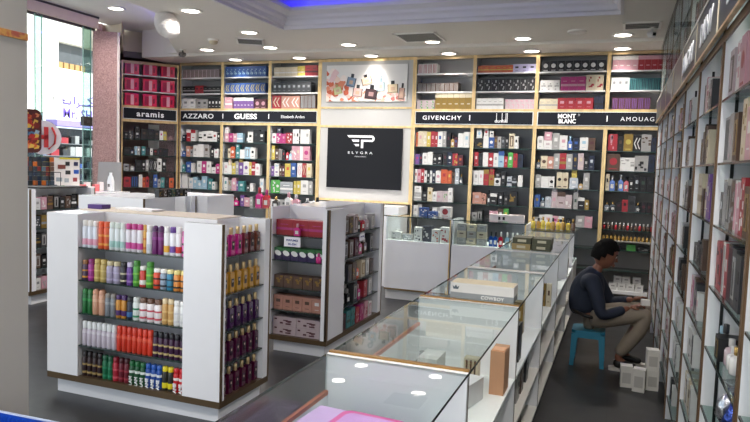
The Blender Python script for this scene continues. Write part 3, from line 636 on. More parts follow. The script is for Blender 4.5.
for i, (x, z) in enumerate(((-.02, 0), (.08, 0), (.18, 0), (.28, 0), (.03, 1), (.13, 1), (.25, 1))):
    put(box_mesh(.09, .09, .085, 'W', 'G', 'p'), 'white_carton', x, YF + .1, .41 - .25 + z * .0865 + .0, 'white carton, %s of the low pile against the back wall beyond the man' % ORD[i], 'carton', 'white cartons piled low beyond the man')
b = MB(); b.box(-.19, YF + .02, .12, .56, YF + .28, .16, WHITEM); o = b.build('low_shelf_board'); tag(o, 'low board carrying the white cartons beyond the man', 'shelf board')

# upper cartons
UG = 'stock cartons on the upper white shelves'
UN = ['lowest white shelf', 'middle white shelf', 'top white shelf']
def up(bi, si, n, w_, h_, bo, la, st_, x, d=.14, start=0, gap=.002, nm='stock_carton', extra=''):
    z = UP[si]
    for i in range(n):
        me = bottle_mesh(w_ - .004, .05, h_, bo, la, True) if st_ == 'v' else box_mesh(w_ - gap, d, h_, bo, la, st_)
        X = XS[XI[bi][0]] + .035 + x + w_ * (i + .5)
        put(me, nm, X, YF + .02 + d / 2, z, '%s %s with %s %s, %s from left, %s, %s' % (PAL[bo][1], 'bottle' if st_ == 'v' else 'carton', PAL[la][1], 'cap' if st_ == 'v' else STY[st_], ORD[start + i], UN[si], BN[bi]),
            'perfume bottle' if st_ == 'v' else 'carton', UG)
up(0, 2, 9, .073, .125, 'Q', 'X', 's', .0); up(0, 1, 3, .075, .11, 'K', 'G', 'b', 0); up(0, 1, 2, .075, .12, 'R', 'U', 'p', .23, start=3); up(0, 1, 4, .075, .105, 'K', 'G', 'b', .385, start=5)
up(0, 0, 2, .12, .15, 'W', 'S', 'p', 0); up(0, 0, 2, .1, .14, 'G', 'Z', 'p', .26, start=2); up(0, 0, 4, .06, .15, 'K', 'W', 'p', .47, start=4)
up(1, 2, 10, .07, .155, 'B', 'L', 'n', 0); up(1, 1, 8, .086, .15, 'B', 'Y', 'c', 0); up(1, 0, 1, .13, .17, 'P', 'W', 'b', 0); up(1, 0, 6, .058, .16, 'V', 'W', 't', .15, start=1); up(1, 0, 2, .1, .14, 'U', 'P', 'd', .51, start=7)
up(2, 2, 4, .095, .13, 'C', 'W', 'b', .02); up(2, 2, 2, .06, .14, 'Y', 'C', 'b', .4, start=4); up(2, 2, 2, .1, .15, 'R', 'U', 'b', .52, start=6); up(2, 1, 8, .078, .15, 'Z', 'S', 'p', 0)
up(2, 0, 1, .14, .19, 'R', 'C', 'c', 0); up(2, 0, 2, .15, .185, 'A', 'W', 'c', .15, start=1); up(2, 0, 4, .06, .2, 'X', 'S', 's', .46, start=3)
up(3, 2, 4, .065, .13, 'W', 'R', 's', 0); up(3, 1, 9, .062, .115, 'X', 'G', 's', 0); up(3, 0, 3, .08, .12, 'Q', 'E', 'n', 0); up(3, 0, 6, .082, .205, 'D', 'C', 't', .25, start=3)
up(4, 2, 6, .075, .09, 'O', 'Y', 'b', 0); up(4, 2, 3, .095, .1, 'J', 'K', 'p', .45, start=6); up(4, 1, 8, .092, .16, 'K', 'G', 'n', 0); up(4, 0, 5, .07, .14, 'W', 'G', 'b', 0); up(4, 0, 6, .062, .125, 'Q', 'P', 'n', .37, start=5)
up(5, 2, 8, .094, .13, 'K', 'W', 'd', 0.01); up(5, 1, 3, .08, .13, 'W', 'G', 'n', 0); up(5, 1, 3, .098, .17, 'M', 'P', 'b', .25, start=3); up(5, 1, 2, .1, .19, 'C', 'R', 'n', .55, start=6)
up(5, 0, 3, .075, .13, 'C', 'G', 'b', 0); up(5, 0, 4, .105, .14, 'R', 'P', 'p', .225, start=3); up(5, 0, 2, .055, .16, 'N', 'K', 'b', .655, start=7)
up(6, 2, 4, .072, .17, 'P', 'W', 't', 0); up(6, 2, 4, .072, .17, 'R', 'P', 't', .288, start=4); up(6, 1, 3, .068, .15, 'W', 'S', 'p', 0); up(6, 1, 6, .065, .14, 'T', 'N', 's', .205, start=3); up(6, 0, 6, .072, .14, 'U', 'V', 's', .02)
# red gift boxes of the angled bay
GB = None
for si in range(3):
    for i in range(3):
        p = AO + Matrix.Rotation(ANG, 3, 'Z') @ Vector((.15 + i * .26, .12, 0))
        if GB is None:
            b = MB(); b.cbox(0, 0, 0, .2, .16, .185, mat('e01f50', .3, coat=.5)); GB = b.mesh('gift_box_body')
            b = MB(); b.box(-.075, -.083, .02, -.02, -.08, .15, mat('a01840', .3)); b.box(-.015, -.083, .015, .03, -.08, .165, mat('e7a9b8', .3)); b.box(.045, -.083, .05, .07, -.08, .12, mat('8c1238', .3)); b.box(.1, -.06, .01, .103, .06, .175, mat('5a0c22', .3)); GP = b.mesh('printed_front')
        o = link('gift_box', GB, None, (p.x, p.y, UP[si] + .0004), ANG); link('printed_front', GP, o)
        tag(o, 'red gift box with bottle print, %s from left, %s, angled bay' % (ORD[i], UN[si]), 'gift box', 'red gift boxes in the angled bay')

# ------------------------------------------------------------------ right wall shelving
XR = .35; RD_ = .25; RY = [1.31, 2.13, 2.95, 3.77, 4.6, 5.42, 6.24, 7.06, 7.88]
RL = [1.9, 1.652, 1.405, 1.157, .908, .66, .41, .16]
RGB = mat('6b5138', .35, .3, noise=.1)
rbname = ['nearest right bay', 'second right bay', 'third right bay', 'fourth right bay', 'fifth right bay', 'sixth right bay', 'seventh right bay', 'farthest right bay']
for i in range(8):
    y0, y1 = RY[i], RY[i + 1] - .001
    t = thing('shelving_bay', ORD[i] + ' right wall shelving bay counted from the camera', 'shelving', (XR, y0, 0), 0, 'right wall shelving bays')
    L_ = y1 - y0
    for y in (0, L_ - .018):
        b = MB(); b.box(.008, y, 0, RD_, y + .018, 3.05, WHITE); b.build('side_panel', t)
    b = MB(); b.box(RD_ - .01, .018, 0, RD_, L_ - .018, 3.05, WHITE); b.build('back_panel', t)
    b = MB(); b.box(0, 0, 0, .008, .016, 3.05, RGB); b.box(0, L_ - .016, 0, .008, L_, 3.05, RGB); b.box(0, .016, 2.13, .008, L_ - .016, 2.165, RGB); b.box(0, .016, 3.0, .008, L_ - .016, 3.05, RGB); b.build('edge_trim', t)
    b = MB(); b.box(.055, L_ - .022, .1, .067, L_ - .018, 2.13, BLACK); b.build('shelf_rail', t)
    for z in RL + [2.42, 2.7]:
        b = MB(); b.box(.014, .018, z - .008, RD_ - .01, L_ - .022, z, SHELFG); b.box(.008, .018, z - .009, .014, L_ - .022, z, mat('182421', .15)); b.build('glass_shelf', t)
    if i > 0:
        b = MB(); b.box(-.016, .02, 2.43, -.01, L_ - .02, 2.99, glassmat('e4e8e6', .45)); b.build('sliding_glass_door', t)
sg = thing('sign_board', 'long grey-green sign board running along the right wall shelving', 'sign', (XR - .012, 1.31, 2.17), 0, 'brand sign boards above the shelves')
b = MB(); b.box(-.012, 0, 0, 0, 6.55, .215, mat('33383a', .3, spec=.4, noise=.02)); b.build('board', sg)
b = MB(); b.box(-.016, 0, .215, 0, 6.55, .228, mat('c9c3b8', .4)); b.box(-.016, 0, -.012, 0, 6.55, 0, GOLD)
for y in RY[1:-1]: b.box(-.016, y - 1.31 - .006, 0, -.012, y - 1.31 + .006, .215, mat('cfc4ae', .4))
b.build('frame_edge', sg)
for s_, y in (('DKNY', 2.05), ('BVLGARI', 2.95), ('DIOR', 1.2)): text(s_, .15, LET, sg, (-.0145, y, .055), (PI / 2, 0, -PI / 2), 1.1, .002)
rr = random.Random(21)
FR = []
def rplace(me, nm, y, z, lab, cat='perfume box', x=None, d=.08, rz=-PI / 2, grp='perfume boxes on the right wall shelves'):
    return put(me, nm, XR + (x if x is not None else .025) + d / 2, y, z, lab, cat, grp, rz)
# specific goods in the three nearest bays: (bay, shelf index, seq from far to near)
NEAR = {
 (1, 0): 'Qx110x170w Pw60x60v Wp80x175n Pr110x180d', (1, 1): 'Gz110x160s Gq100x165n Xd90x160w Dx80x130v Cd90x190n Pw110x160', (1, 2): 'Ks70x120 Sg90x165s Gk90x170w Xs90x165n Wp50x165s Pw60x160 Rw80x175n Xd90x150w',
 (1, 3): 'Ru90x170n Ru80x175w Wg60x180s Rw70x178 Zu90x185s Zg80x180w Zk90x170', (1, 4): 'Tl70x90v Gz60x110v Kd90x80w Qw60x90v Ww60x80v Wd60x90v', (1, 5): '', (1, 6): 'Wg90x120 Ww80x130', (1, 7): 'Zk90x100 Ww90x90',
 (2, 0): 'Wx60x150s Pc50x170 Wr60x160n Gx60x130 Zq70x140', (2, 1): 'Xd60x120w Xg70x150n Kx50x180s Xd60x170n Cx60x150', (2, 2): 'Cd170x185b Xk70x120 Xd80x140v Cv60x150 Vw60x185 Vp60x150', (2, 3): 'Kz70x90w Kg80x95w Zk80x110n Zk80x100w Xk70x130',
 (2, 4): 'Pr60x160 Qm60x170w Xg70x165s Zq70x150n Wp70x120', (2, 5): 'Ww60x140 Wk70x150d Wg70x150 Wk60x150s', (2, 6): 'Cw60x150 Wx60x150w Wc60x140w Cx70x160 Wg60x150w', (2, 7): 'Ww60x110 Wg60x110 Ww60x120 Wg70x110',
 (3, 0): 'Xc60x150n Pw60x140 Xg60x150 Wx50x150', (3, 1): 'Gx60x140w Xd60x170w Qx70x150 Wg60x150', (3, 2): 'Cx60x90 Gw70x120s Zx60x140w Gz70x150 Xq70x120', (3, 3): 'Ww70x130 Xd60x120v Gx60x130w Kx60x120', (3, 4): 'Kx60x150w Kz60x150w Zx50x90 Dw60x80v Xk60x140', (3, 5): 'Wg60x140w Ww60x130 Dw50x110 Wg60x140 Ww60x150', (3, 6): 'Ww60x140 Wg60x120d Ww60x140 Sg60x130 Wg60x140', (3, 7): 'Zg60x120 Gw70x110v Wg60x110'}
for (bi, si), sq in NEAR.items():
    y = RY[bi + 1] - .04; n = 0
    for k in sq.split():
        _, bo, la, w_, h_, st_ = TOK.match(k).groups(); st_ = st_ or 'p'; w_ = int(w_) / 1000; h_ = min(int(h_) / 1000 * 1.1, .225)
        if y - w_ < RY[bi] + .03: break
        y -= w_; n += 1
        wh = '%s from far end, %s shelf down, %s' % (ORD[n - 1], ORD[si], rbname[bi])
        if st_ == 'v': rplace(bottle_mesh(w_ - .008, .05, h_, bo, la.upper(), True), 'perfume_bottle', y + w_ / 2, RL[si], '%s bottle with %s cap, %s' % (PAL[bo][1], PAL[la.upper()][1], wh), 'perfume bottle')
        else: rplace(box_mesh(w_ - .004, .08, h_, bo, la.upper(), st_), 'perfume_box', y + w_ / 2, RL[si], '%s box with %s %s, %s' % (PAL[bo][1], PAL[la.upper()][1], STY[st_], wh))
# crumpled foil gift pouches, second right bay
for i, (y, c_, h_) in enumerate(((2.75, 'c7c9d2', .16), (2.62, '3d4f9a', .17), (2.5, '9aa0b4', .15), (2.37, '30323c', .16))):
    b = MB(); n = 10; pr_ = [(.05, 0), (.062, .03), (.055, .08), (.03, .115), (.02, .125), (.045, .16)]
    vs = []; rn = random.Random(i)
    b.lathe([(a, z * h_ / .16) for a, z in pr_], mat(c_, .18, .9, noise=.3, scale=40, bump=.6), 12)
    b.v = [(x * rn.uniform(.86, 1.1), y_ * rn.uniform(.86, 1.1), z) for x, y_, z in b.v]
    o = b.build('foil_pouch', None, (XR + .1, y, RL[5] + .001)); tag(o, '%s shiny crumpled foil pouch, %s from far end, second right bay' % (['silver', 'blue', 'pale', 'dark'][i], ORD[i]), 'gift pouch', 'foil pouches in the second right bay')
# nearest bay, few tall goods at the frame edge
for i, (y, si, w_, h_, bo, la, st_) in enumerate(((2.05, 0, .09, .21, 'P', 'R', 'd'), (2.05, 2, .09, .2, 'X', 'D', 'w'), (2.05, 3, .1, .2, 'Z', 'G', 'n'), (2.05, 5, .1, .18, 'X', 'K', 'n'), (1.94, 0, .1, .2, 'W', 'P', 'n'), (1.94, 2, .1, .2, 'C', 'D', 'n'))):
    rplace(box_mesh(w_, .1, h_, bo, la, st_), 'perfume_box', y, RL[si], '%s box at the far end of the nearest right bay, %s shelf down%s' % (PAL[bo][1], ORD[si], ', nearer one' if y < 2 else ''), d=.1)
# upper cabinet goods near bays and far bays
pal = 'WWGXQCPZXKRCQGDWXP'
def fillrow(bi, z, si, lo=.13, hi=.2, individual=True, palx=pal, word='shelf down'):
    y = RY[bi + 1] - .045; n = 0
    while True:
        w_ = rr.choice([.05, .06, .07, .08]); h_ = round(rr.uniform(lo, hi) * 50) / 50
        if y - w_ < RY[bi] + .03: break
        if rr.random() < .12: y -= .05; continue
        bo, la, st_ = rr.choice(palx), rr.choice('GXWKDPR'), rr.choice('pbwnsd')
        if la == bo: la = 'S'
        y -= w_; n += 1
        if individual: rplace(box_mesh(w_ - .004, .08, h_, bo, la, st_), 'perfume_box', y + w_ / 2, z, '%s box with %s %s, %s from far end, %s %s, %s' % (PAL[bo][1], PAL[la][1], STY[st_], ORD[n - 1], ORD[si] if isinstance(si, int) else si, word, rbname[bi]))
        else: FR.append((y + w_ / 2, z, w_ - .004, h_, bo, la))
for bi in (1, 2, 3): fillrow(bi, 2.42, 'sign-top', .2, .26, True, 'PQXWPCQX', 'level')
for bi in (4, 5, 6, 7):
    fillrow(bi, 2.42, 'x', .2, .26, False, 'PQXWPCQX')
    for si in range(8):
        fillrow(bi, RL[si], si, individual=(bi == 4 and si < 7), palx=pal if si < 5 else 'WWWWGWC')
b = MB()
for y, z, w_, h_, bo, la in FR:
    b.box(XR + .025, y - w_ / 2, z + .0004, XR + .105, y + w_ / 2, z + h_, pm(bo)); b.box(XR + .024, y - w_ * .3, z + h_ * .35, XR + .025, y + w_ * .3, z + h_ * .7, pm(la))
o = b.build('packed_perfume_boxes'); o['kind'] = 'stuff'; tag(o, 'small boxes packed densely in the far bays of the right wall', 'perfume boxes')

# ------------------------------------------------------------------ glass counters
CX0, CX1 = -.935, -.43; CT = .93
CY = [.95, 2.07, 3.19, 4.3, 5.36, 6.45, 7.2]
LAM = mat('e3dfd8', .35, noise=.01); INN = mat('dfe3e2', .35, noise=.01)
CN = ['nearest glass counter with the lilac and pink box inside', 'second glass counter from the camera with printed boxes inside', 'third glass counter carrying the crowned white box', 'fourth glass counter with a row of colourful packets', 'fifth glass counter carrying the olive boxes', 'farthest glass counter meeting the rear counter']
for i in range(6):
    y0, y1 = CY[i], CY[i + 1] - .002; L_ = y1 - y0; W_ = CX1 - CX0
    t = thing('glass_counter', CN[i], 'counter', (CX0, y0, 0), 0, 'glass counters in the middle row')
    b = MB(); b.box(0, 0, CT - .008, W_, L_ - .02, CT, GLASS); b.build('glass_top', t)
    b = MB(); b.box(-.0005, 0, CT - .009, .0, L_ - .02, CT, GEDGE); b.box(W_, 0, CT - .0085, W_ + .0015, L_, CT, mat('0f1d1b', .2)); b.build('glass_edge', t)
    b = MB(); b.box(0, L_ - .02, .04, W_, L_, CT, WHITE); b.build('end_panel', t)
    if i == 0: b = MB(); b.box(0, 0, .04, W_, .018, CT - .008, WHITE); b.build('front_panel', t)
    b = MB(); b.box(.0, 0, CT + .0002, W_, .018, CT + .006, mat('a07a45', .3, .5, noise=.15, scale=20) if i in (1, 2) else mat('d5d0c8', .3)); b.build('edge_strip', t)
    b = MB(); b.box(W_ - .004, -.002, .04, W_ + .001, .008, CT - .009, mat('4a3018', .4)); b.build('corner_strip', t)
    b = MB(); b.box(0, .018, .8, .006, L_ - .02, CT - .008, GLASS); b.build('side_glass', t)
    b = MB(); b.box(-.001, .018, .785, .012, L_ - .02, .8, mat('b5654a', .3, .3)); b.build('copper_strip', t)
    b = MB(); b.box(0, .018, .04, .012, L_ - .02, .785, WHITE); b.build('front_board', t)
    for z in (.575, .31): b = MB(); b.box(.012, .018, z - .016, W_, L_ - .02, z, INN if z > .5 else LAM); b.build('shelf', t)
    b = MB(); b.box(.012, .018, .04, W_, L_ - .02, .056, LAM); b.build('bottom_board', t)
    b = MB(); b.box(.04, 0, 0, W_ - .04, L_, .04, mat('2c2a2a', .5)); b.build('plinth', t)
def item(me, nm, x, y, z, rz, lab, cat='perfume box', grp=None):
    return put(me, nm, x, y, z, lab, cat, grp, rz)
Zs = .575
# counter 1
t = thing('open_tray_box', 'lilac box with pink tray and purple sides inside the nearest counter', 'gift box', (-.74, 1.72, Zs + .0005), R(-4))
b = MB(); b.box(-.17, -.2, 0, .17, .2, .205, mat('5b3fa0', .35)); b.build('purple_base', t)
b = MB(); b.box(-.17, -.2, .205, .17, .2, .215, mat('c7a3d6', .4)); b.build('lilac_lid', t)
b = MB(); b.prism(rr_rect(.22, .3, .03), .215, .228, mat('d24f96', .4)); o = b.build('pink_tray', t); o.location = (.045, -.12, 0)
b = MB(); b.prism(rr_rect(.18, .26, .025), .228, .2295, mat('c994d2', .4)); o = b.build('tray_well', t); o.location = (.045, -.1, 0)
# counter 2 contents
G2 = 'goods inside the second glass counter'
def inside(i0, lst, where):
    for n, (x, y, w_, d_, h_, bo, la, st_, rz) in enumerate(lst):
        if st_ == 'v': item(bottle_mesh(w_, d_, h_, bo, la), 'perfume_bottle', x, y, Zs, rz, '%s bottle with %s cap, %s, item %s from left' % (PAL[bo][1], PAL[la][1], where, ORD[n]), 'perfume bottle', where)
        else: item(box_mesh(w_, d_, h_, bo, la, st_), 'perfume_box', x, y, Zs, rz, '%s box with %s %s, %s, %s from left' % (PAL[bo][1], PAL[la][1], STY[st_], where, ORD[n]), 'perfume box', where)
inside(1, [(-.87, 2.6, .09, .2, .06, 'S', 'W', 'p', .1), (-.86, 3.02, .08, .08, .12, 'G', 'S', 'v', 0), (-.8, 2.3, .14, .16, .02, 'S', 'G', 'p', .1), (-.77, 2.86, .09, .16, .16, 'W', 'S', 'p', 0), (-.8, 2.5, .03, .03, .09, 'C', 'D', 'v', 0), (-.76, 2.5, .03, .03, .09, 'C', 'D', 'v', 0),
           (-.72, 2.5, .03, .03, .09, 'C', 'D', 'v', 0), (-.6, 2.3, .2, .1, .03, 'Z', 'D', 'p', -.1), (-.61, 3.0, .07, .05, .13, 'C', 'X', 's', 0)], 'inside second counter')
t = thing('printed_gift_box', 'large grey and white printed box inside the second counter', 'gift box', (-.64, 2.72, Zs + .0005), R(-12))
b = MB(); b.cbox(0, 0, 0, .19, .26, .1, mat('c9c8ca', .3, noise=.1)); b.build('carton', t)
b = MB()
for k in range(6):
    a = random.uniform(-.07, .02); c_ = random.uniform(-.1, .05); b.prism([(a, c_), (a + .06, c_ + .01), (a + .05, c_ + .05), (a + .01, c_ + .06)], .1, .1005 + k * .0003, mat(['d9a9b4', '6d7d8a', 'e8e8ea', '4a4f58', 'b9c4c9', 'caa'  * 2][k], .4))
b.build('print', t)
t = thing('tan_carton', 'tall tan box with folded top on the second counter shelf by the aisle', 'carton', (-.475, 2.97, Zs + .0005))
b = MB(); b.cbox(0, 0, 0, .065, .14, .2, mat('b98a68', .5)); b.build('carton', t)
b = MB(); b.box(-.028, -.065, .2, .028, .0, .206, mat('d9a27c', .5)); b.build('flap', t)
# counter 3 contents + the crowned box on top
inside(2, [(-.86, 3.6, .05, .05, .14, 'C', 'X', 'p', .2), (-.8, 3.66, .05, .05, .16, 'C', 'G', 'p', .1), (-.74, 3.7, .05, .05, .13, 'G', 'C', 'p', -.1), (-.55, 4.1, .06, .08, .2, 'D', 'C', 'p', 0), (-.66, 4.0, .1, .05, .1, 'K', 'G', 'n', .1), (-.48, 3.5, .05, .1, .2, 'K', 'Z', 'p', 0)], 'inside third counter')
t = thing('crowned_box', 'long white and grey box with crown and lettering on third counter', 'box', (-.622, 3.285, CT + .0065), R(0))
b = MB(); cw = .32; b.box(-cw / 2, -.07, 0, cw / 2, .07, .03, mat('8f9496', .45)); b.box(-cw / 2, -.07, .03, cw / 2, .07, .078, mat('dcdad6', .45)); b.build('carton', t)
b = MB(); b.box(-cw / 2 + .004, -.066, .078, cw / 2 - .004, .066, .0795, mat('cfc3a6', .5)); b.build('top_flap', t)
b = MB(); cz = .054
b.fprism([(-.145, cz - .008), (-.12, cz - .008), (-.115, cz + .01), (-.125, cz + .002), (-.1325, cz + .014), (-.14, cz + .002), (-.15, cz + .01)], -.0715, -.07, mat('55606a', .5)); b.build('crown_mark', t)
text('COWBOY', .024, mat('f2f2f0', .5), t, (.055, -.0712, .006), (PI / 2, 0, 0), 1., .0005, track=1.1)
# counter 4: colourful packets
for i, (bo, la) in enumerate((('K', 'R'), ('X', 'D'), ('R', 'K'), ('G', 'W'), ('L', 'W'), ('L', 'B'), ('R', 'K'), ('E', 'W'), ('R', 'P'), ('K', 'G'), ('D', 'K'), ('C', 'X'))):
    item(box_mesh(.034, .05, .17, bo, la, 'p'), 'perfume_box', -.9 + .012 + i * .039, 5.02, Zs, 0, '%s packet with %s label, %s from left, inside fourth counter' % (PAL[bo][1], PAL[la][1], ORD[i]), 'perfume box', 'packets inside the fourth counter')
inside(3, [(-.82, 5.15, .1, .1, .1, 'K', 'X', 'n', 0), (-.68, 5.15, .1, .1, .12, 'X', 'D', 'n', 0), (-.54, 5.15, .12, .1, .13, 'H', 'D', 'p', 0), (-.6, 4.6, .12, .06, .08, 'K', 'G', 'n', .1)], 'inside fourth counter back')
# olive boxes on counter 5
for i, (x, z, m_) in enumerate(((-.74, 0, 'D'), (-.58, 0, 'H'), (-.735, 1, 'H'), (-.575, 1, 'H'))):
    t = thing('olive_box', ['gold lower-left box of the olive stack on fifth counter', 'dark olive lower-right box of the stack on fifth counter', 'dark olive upper-left box of the stack on fifth counter', 'dark olive upper-right box of the stack on fifth counter'][i], 'box', (x, 5.52, CT + .0075 + z * .0505))
    c_ = mat('a58f5c', .4) if m_ == 'D' else mat('4c4c34', .45)
    b = MB(); b.cbox(0, 0, 0, .15, .2, .05, c_); b.build('carton', t)
    b = MB(); b.box(-.035, -.102, .015, .035, -.1, .036, mat('c9c2a4', .4)); b.build('front_label', t)
inside(4, [(-.85, 5.7, .09, .1, .12, 'G', 'K', 'n', 0), (-.72, 5.75, .09, .1, .14, 'X', 'W', 'n', 0), (-.6, 5.7, .09, .1, .12, 'K', 'D', 'n', 0), (-.5, 5.75, .06, .1, .14, 'W', 'G', 'p', 0)], 'inside fifth counter')
inside(5, [(-.86, 6.8, .07, .1, .15, 'B', 'W', 'p', 0), (-.77, 6.8, .07, .1, .13, 'R', 'W', 'n', 0), (-.67, 6.82, .09, .1, .15, 'Q', 'W', 'n', 0), (-.56, 6.8, .08, .1, .14, 'D', 'K', 'n', 0), (-.48, 6.82, .06, .1, .14, 'W', 'G', 'p', 0)], 'inside farthest counter')
# items in the lower staff-side shelves
for i, (y, z, w_, h_, bo, la) in enumerate(((3.62, .31, .12, .2, 'G', 'Z'), (3.78, .31, .1, .22, 'X', 'G'), (4.0, .31, .1, .2, 'Z', 'W'), (3.5, .056, .14, .2, 'Z', 'G'), (3.75, .056, .12, .2, 'X', 'K'), (2.5, .31, .12, .2, 'K', 'Z'), (2.7, .31, .12, .16, 'G', 'W'), (4.7, .056, .12, .16, 'S', 'G'))):
    item(box_mesh(w_, .06, h_, bo, la, 'n'), 'stored_box', -.5, y, z, PI / 2, '%s box stored low on the staff side, %s from the camera' % (PAL[bo][1], ORD[[2, 4, 5, 1, 3, 0, 6, 7][i]]), 'box', 'boxes stored inside the counters')

# rear counter
RCY = 7.25
for i, (x0, x1, l) in enumerate(((-2.58, -1.79, 'left rear glass counter below the emblem panel'), (-1.775, -.945, 'right rear glass counter with stacked cream boxes'))):
    t = thing('rear_counter', l, 'counter', (x0, RCY, 0), 0, 'rear glass counters before the back wall'); W_ = x1 - x0
    b = MB(); b.box(0, .0, .14, W_, .018, .715, WHITE); b.build('front_board', t)
    b = MB(); b.box(0, .018, .14, .018, .5, .99, WHITE); b.build('side_panel', t); b = MB(); b.box(W_ - .018, .018, .14, W_, .5, .99, WHITE); b.build('side_panel', t)
    b = MB(); b.box(0, 0, .12, W_, .5, .139, mat('8a7350', .35, .5)); b.build('gold_base_strip', t)
    b = MB(); b.box(.0, .06, 0, W_, .48, .12, WHITEM); b.build('plinth', t)
    b = MB(); b.box(.018, .018, .7, W_ - .018, .5, .715, INN); b.build('display_floor', t)
    b = MB(); b.box(.002, 0, .715, W_ - .002, .008, .99, GLASS); b.build('front_glass', t)
    b = MB(); b.box(0, 0, .991, W_, .5, 1.0, GLASS); b.box(0, -.001, .99, W_, 0, 1.0, GEDGE); b.build('glass_top', t)
    b = MB(); b.box(W_ - .014, -.004, .12, W_, 0, .99, GOLD); b.build('corner_post', t)
n = 0
for c_ in range(3):
    for k in range(3):
        n += 1; item(box_mesh(.105, .1, .078, 'C' if (c_ + k) % 2 else 'G', 'X' if k % 2 else 'S', 'p'), 'cream_box', -1.68 + c_ * .115, RCY + .12, .7155 + k * .0795, 0, '%s box, %s column, %s layer, stack in right rear counter' % (['grey', 'cream'][(c_ + k) % 2], ['left', 'middle', 'right'][c_], ['bottom', 'middle', 'top'][k]), 'box', 'stacked boxes in the right rear counter')
for i, (x, w_, h_, bo, la) in enumerate(((-2.47, .12, .09, 'W', 'G'), (-2.33, .12, .07, 'S', 'W'), (-2.2, .1, .16, 'W', 'N'), (-2.09, .1, .18, 'N', 'W'), (-1.99, .09, .15, 'W', 'O'), (-1.88, .1, .18, 'W', 'R'))):
    item(box_mesh(w_, .1, h_, bo, la, 'n'), 'perfume_box', x, RCY + .12, .7155, 0, '%s box with %s print, %s from left, in left rear counter' % (PAL[bo][1], PAL[la][1], ORD[i]), 'perfume box', 'boxes in the left rear counter')
for i, (x, y, w_, h_, bo, la, st_) in enumerate(((-2.2, 0, .1, .1, 'B', 'W', 'n'), (-2.09, 0, .1, .06, 'B', 'W', 'n'), (-1.93, 0, .13, .12, 'W', 'R', 'd'))):
    item(box_mesh(w_, .1, h_, bo, la, st_), 'perfume_box', x, RCY + .3, 1.0005, 0, '%s box standing on left rear counter, %s from left' % (PAL[bo][1], ORD[i]), 'perfume box', 'boxes on the left rear counter')
for i, (x, bo, cp) in enumerate(((-1.34, 'B', 'K'), (-1.29, 'B', 'K'), (-1.23, 'R', 'W'), (-1.16, 'L', 'W'), (-1.1, 'W', 'W'), (-1.05, 'W', 'W'), (-.99, 'P', 'W'))):
    item(bottle_mesh(.046, .04, .17, bo, cp), 'perfume_bottle', x, RCY + .1, .7155, 0, '%s bottle in right rear counter, %s from left' % (PAL[bo][1], ORD[i]), 'perfume bottle', 'bottles in the right rear counter')
t = thing('display_card', 'long white card with two dark bottles printed on right rear counter', 'display card', (-1.2, RCY + .2, 1.0005))
b = MB(); b.box(-.19, 0, 0, .2, .06, .075, mat('e0d6d4', .5)); b.build('card', t)
b = MB()
for x in (-.09, -.04): b.box(x, -.002, .015, x + .025, 0, .05, mat('2a1c1c', .4))
b.build('printed_bottles', t)
# yellow bottles on the far end of the rear counter
t0 = thing('end_counter', 'low glass counter at the far end of the row', 'counter', (-.935, 7.25, 0))
b = MB(); b.box(0, 0, .04, .505, .6, .6, WHITE); b.build('body', t0); b = MB(); b.box(0, 0, .93, .505, .6, .938, GLASS); b.build('glass_top', t0)
b = MB(); b.box(0, .59, .6, .505, .6, .93, GLASS); b.box(.497, 0, .6, .505, .59, .93, GLASS); b.build('glass_sides', t0); b = MB(); b.box(.0, .0, .0, .505, .6, .04, BLACK); b.build('plinth', t0)
for i in range(9):
    bo = 'YDYYDYDYX'[i]
    item(bottle_mesh(.05, .04, [.13, .12, .14, .12][i % 4], bo, 'DKD'[i % 3], True), 'perfume_bottle', -.9 + i * .054, 7.5 + .04 * (i % 2), .9385, 0, '%s amber glass bottle, %s from left of the row at the counter end' % (PAL[bo][1], ORD[i]), 'perfume bottle', 'amber bottles at the counter end')

# ------------------------------------------------------------------ gondolas
def gondola(name_l, x0, x1, y0, y1, front, side, rows_f, rows_s, top=1.215, fd=.24, sdp=.2):
    """front=(a,b) opening span in x on the -Y face, side=(a,b) opening span in y on the +X face"""
    t = thing('display_gondola', name_l, 'display stand', (x0, y0, 0)); W_ = x1 - x0; L_ = y1 - y0
    b = MB(); b.box(.04, .05, 0, W_ - .04, L_ - .04, .105, WHITE); b.build('toe_kick', t)
    b = MB(); b.box(0, 0, .105, W_, L_, .145, BRONZE); b.build('bronze_base', t)
    c0 = .146
    fa, fb = (front[0] - x0, front[1] - x0) if front else (0, 0); sa, sb = (side[0] - y0, side[1] - y0) if side else (0, 0)
    xs_ = W_ - sdp if side else W_
    def part(nm, *a):
        q = MB(); q.box(*a, WHITE); q.build(nm, t)
    if fa > .01: part('front_panel', 0, 0, c0, fa, fd, top)
    if front: part('front_panel', fb, 0, c0, W_, max(sa, .02) if side else .02, top)
    elif side: part('front_panel', 0, 0, c0, W_, sa, top)
    if side:
        part('end_panel', xs_, sb, c0, W_, L_, top)
        part('core', 0, fd if front else sa, c0, xs_, L_, top)
        for yy, ye in ((-.003, .022), (L_ - .014, L_ + .002)): q = MB(); q.box(W_ - .001, yy, c0, W_ + .003, ye, top, BRONZE); q.build('bronze_corner_trim', t)
    else: part('core', 0, fd if front else 0, c0, W_, L_, top)
    if x0 > -3: q = MB(); q.box(W_ - .02, -.003, c0, W_ - .001, -.0005, top, mat('3a2f26', .3, .4)); q.build('front_edge_trim', t); q = MB(); q.box(0, -.003, c0, .012, -.0005, top, GOLD); q.build('front_edge_trim', t)
    for z in rows_f: b = MB(); b.box(fa + .001, .006, z - .008, fb - .001, fd - .001, z, mat('223330', .1)); b.build('glass_shelf', t)
    for z in rows_s: b = MB(); b.box(W_ - sdp + .001, sa + .001, z - .008, W_ - .004, sb - .001, z, mat('2c3836', .1)); b.build('glass_shelf', t)
    return t
